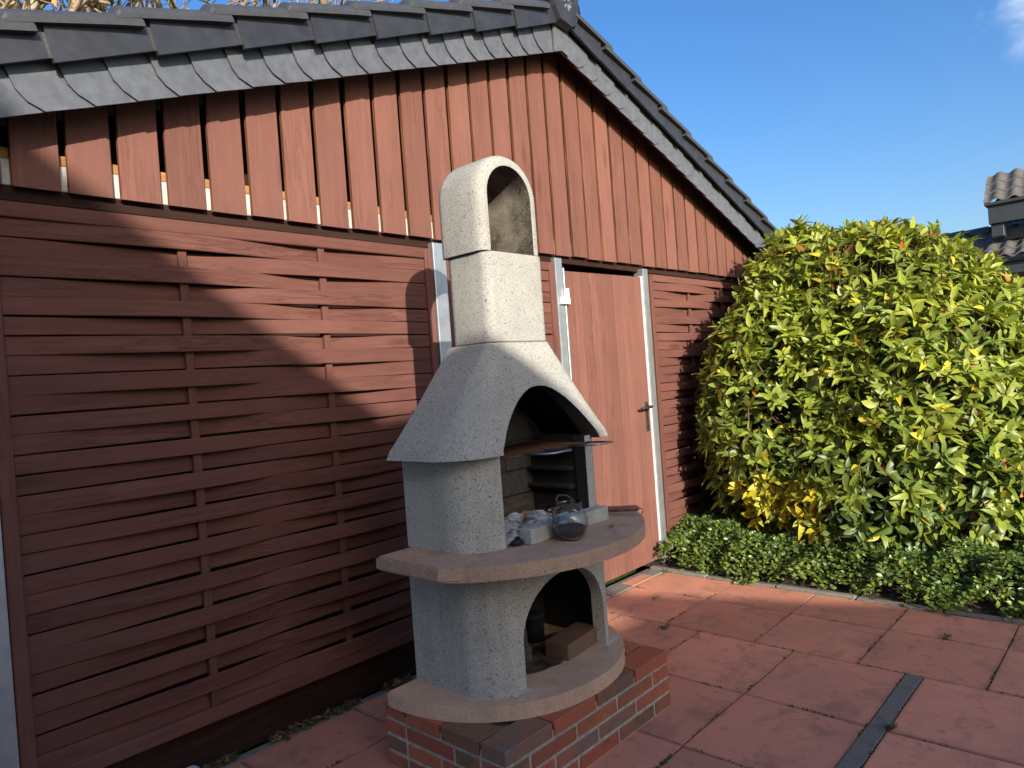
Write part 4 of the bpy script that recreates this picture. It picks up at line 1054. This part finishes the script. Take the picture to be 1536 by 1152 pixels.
# local frame: front faces -X (towards the patio); eave line runs along Y
HX = 14.25; EZ = 2.83
nbx('wall', HX + .35, HX + 6, -9, 2.3, -.05, 2.6, 'house_brick', bev=0)
nbx('fascia', HX + .12, HX + .16, -9, .0, EZ - .28, EZ - .06, 'house_fascia'); nbx('soffit', HX + .16, HX + .36, -9, .0, EZ - .30, EZ - .27, 'house_fascia')
nbx('window_frame', HX + .30, HX + .345, -3.4, -.62, 1.2, 2.42, 'white_paint'); nbx('window_pane', HX + .28, HX + .299, -3.3, -.72, 1.25, 2.30, 'window_glass', bev=0)
V, F = tube_data([(HX + .06, -9, EZ - .02), (HX + .06, .02, EZ - .02)], .065, 10); o = obj('gutter', newmesh('gutter', V, F, 'gutter', smooth=True), nh, -no)
def pantile_rows(x0, z0, slope, rows, pitch, y0, y1, nm, tw=.24):
    ang = math.atan(slope); c_, s_ = math.cos(ang), math.sin(ang); nt = int(round((y1 - y0) / tw)); V0 = []; F0 = []
    for i in range(9):
        t = i / 8; w_ = .030 * math.sin(t * 2 * math.pi) + .012
        for (u, dz) in ((0, 0.0), (0, .022), (pitch + .03, -.004)):
            V0.append((u * c_ - 0, t * tw, u * s_ + w_ + dz))
    for i in range(8):
        for q in range(2): a = 3 * i + q; F0.append((a, a + 3, a + 4, a + 1))
    me = newmesh(nm, V0, F0, 'house_tile', smooth=True); me.set_sharp_from_angle(angle=R(40))
    for r_ in range(rows):
        for k in range(nt):
            o = bpy.data.objects.new(nm, me); col.objects.link(o); o.parent = roof_n
            o.location = Vector((x0 + r_ * pitch * c_, y0 + k * tw, z0 + r_ * pitch * s_)) - no - Vector(roof_n.location)
roof_n = bpy.data.objects.new('roof', None); col.objects.link(roof_n); roof_n.parent = nh; roof_n.location = (HX - no.x, -.5 - no.y, EZ)
rise = .32
pantile_rows(HX - .02, EZ, .55, 4, .30, -2.6, .60, 'roof_tile')
obj('roof_base', newmesh('roof_base', [(HX, -9, EZ - .03), (HX, .6, EZ - .03), (HX + 1.10, .6, EZ - .03 + .605), (HX + 1.10, -9, EZ - .03 + .605)], [(0, 1, 2, 3)], 'house_fascia'), roof_n, -no - Vector(roof_n.location))
for k in range(10):
    yq = .62 - k * .38; V, F = tube_data([(HX + 1.08, yq, EZ + .585), (HX + 1.08, yq - .36, EZ + .585), (HX + 1.08, yq - .40, EZ + .60)], [.10, .115, .12], 10); obj('ridge_tile', newmesh('ridge_tile', V, F, 'tile_roll', smooth=True), roof_n, -no - Vector(roof_n.location))
# raised part with slate fascia
nbx('upper_fascia', HX + .10, HX + .40, -9, -.66, 3.42, 3.72, 'house_fascia', bev=.004); nbx('upper_coping', HX + .04, HX + .45, -9, -.62, 3.722, 3.775, 'house_fascia', bev=.006)
nbx('upper_bracket', HX + .16, HX + .40, -.86, -.68, 3.20, 3.418, 'house_fascia'); nbx('upper_wall', HX + .45, HX + .9, -9, -.80, 3.16, 3.36, 'house_fascia')
pantile_rows(HX + .12, 3.79, .95, 3, .26, -3.0, -.72, 'upper_roof_tile')
o = obj('upper_roof_base', newmesh('upper_roof_base', [(HX + .15, -9, 3.77), (HX + .15, -.74, 3.77), (HX + .70, -1.02, 4.27), (HX + .70, -9, 4.27)], [(0, 1, 2, 3)], 'house_fascia'), roof_n, -no - Vector(roof_n.location))

# ------------------------------------------------------------ the house behind the viewer whose roof shades the patio
hb = empty('brick_house', 'gabled brick house standing behind the patio with a low side annex', 'house', (-4.5, -6.6, 0)); hbo = Vector(hb.location)
def roofprism(name, poly, y0, y1, mat, par):
    n = len(poly); V = [(x, y0, z) for x, z in poly] + [(x, y1, z) for x, z in poly]
    F = [tuple(range(n)), tuple(range(n, 2 * n))[::-1]] + [(q, (q + 1) % n, n + (q + 1) % n, n + q) for q in range(n)]
    me = newmesh(name, V, F, mat); bmt = bmesh.new(); bmt.from_mesh(me); fixn(bmt); bmt.to_mesh(me); bmt.free(); return obj(name, me, par, -hbo)
k8 = .775
PF = [(-9.0, 9.60), (-4.0, 5.74), (-2.05, 4.23), (-.42, 2.97), (2.0, 1.2)]
def mz(x):
    for (xa, za), (xb, zb) in zip(PF[:-1], PF[1:]):
        if x <= xb: return za + (zb - za) * (x - xa) / (xb - xa)
    return 1.2
rx = -6.3; rz = mz(rx)  # unseen ridge set higher to dim the skylight on the shaded fence
roofprism('wall', [(2 * rx + .8, -.1), (-.8, -.1), (-.8, mz(-.8) - .10), (-1.45, mz(-1.45) - .08), (-1.75, mz(-1.75) - .08), (-2.05, mz(-2.05) - .08), (rx, rz - .1), (2 * rx + .8, mz(-.8) - .10)], -7.9, -5.5, 'house_brick', hb)
roofprism('roof', [(-.42, mz(-.42)), (-1.45, mz(-1.45)), (-1.75, mz(-1.75)), (-2.05, mz(-2.05)), (rx, rz), (2 * rx + .42, mz(-.42)), (2 * rx + .42, mz(-.42) - .16), (rx, rz - .18), (-1.75, mz(-1.75) - .22), (-.42, mz(-.42) - .16)], -8.0, -5.4, 'tile_black', hb)
roofprism('roof_hatch', [(-2.05, 4.10), (-2.02, 4.22), (-1.78, 4.225), (-1.47, 4.02), (-.52, 3.03), (-.55, 2.85)], -8.0, -7.75, 'tile_black', hb)  # unseen bump added to lift the shadow edge on the grill
def az(x): return 2.81 - .42 * x
roofprism('annex_wall', [(-3, -.1), (1.9, -.1), (1.9, az(1.9) - .14), (-.6, az(-.6) - .14), (-3, 2.9)], -10.5, -8.1, 'render_wall', hb)
roofprism('annex_roof', [(2.15, az(2.15)), (-.7, az(-.7)), (-.7, az(-.7) - .12), (2.15, az(2.15) - .12)], -10.7, -8.0, 'tile_black', hb)
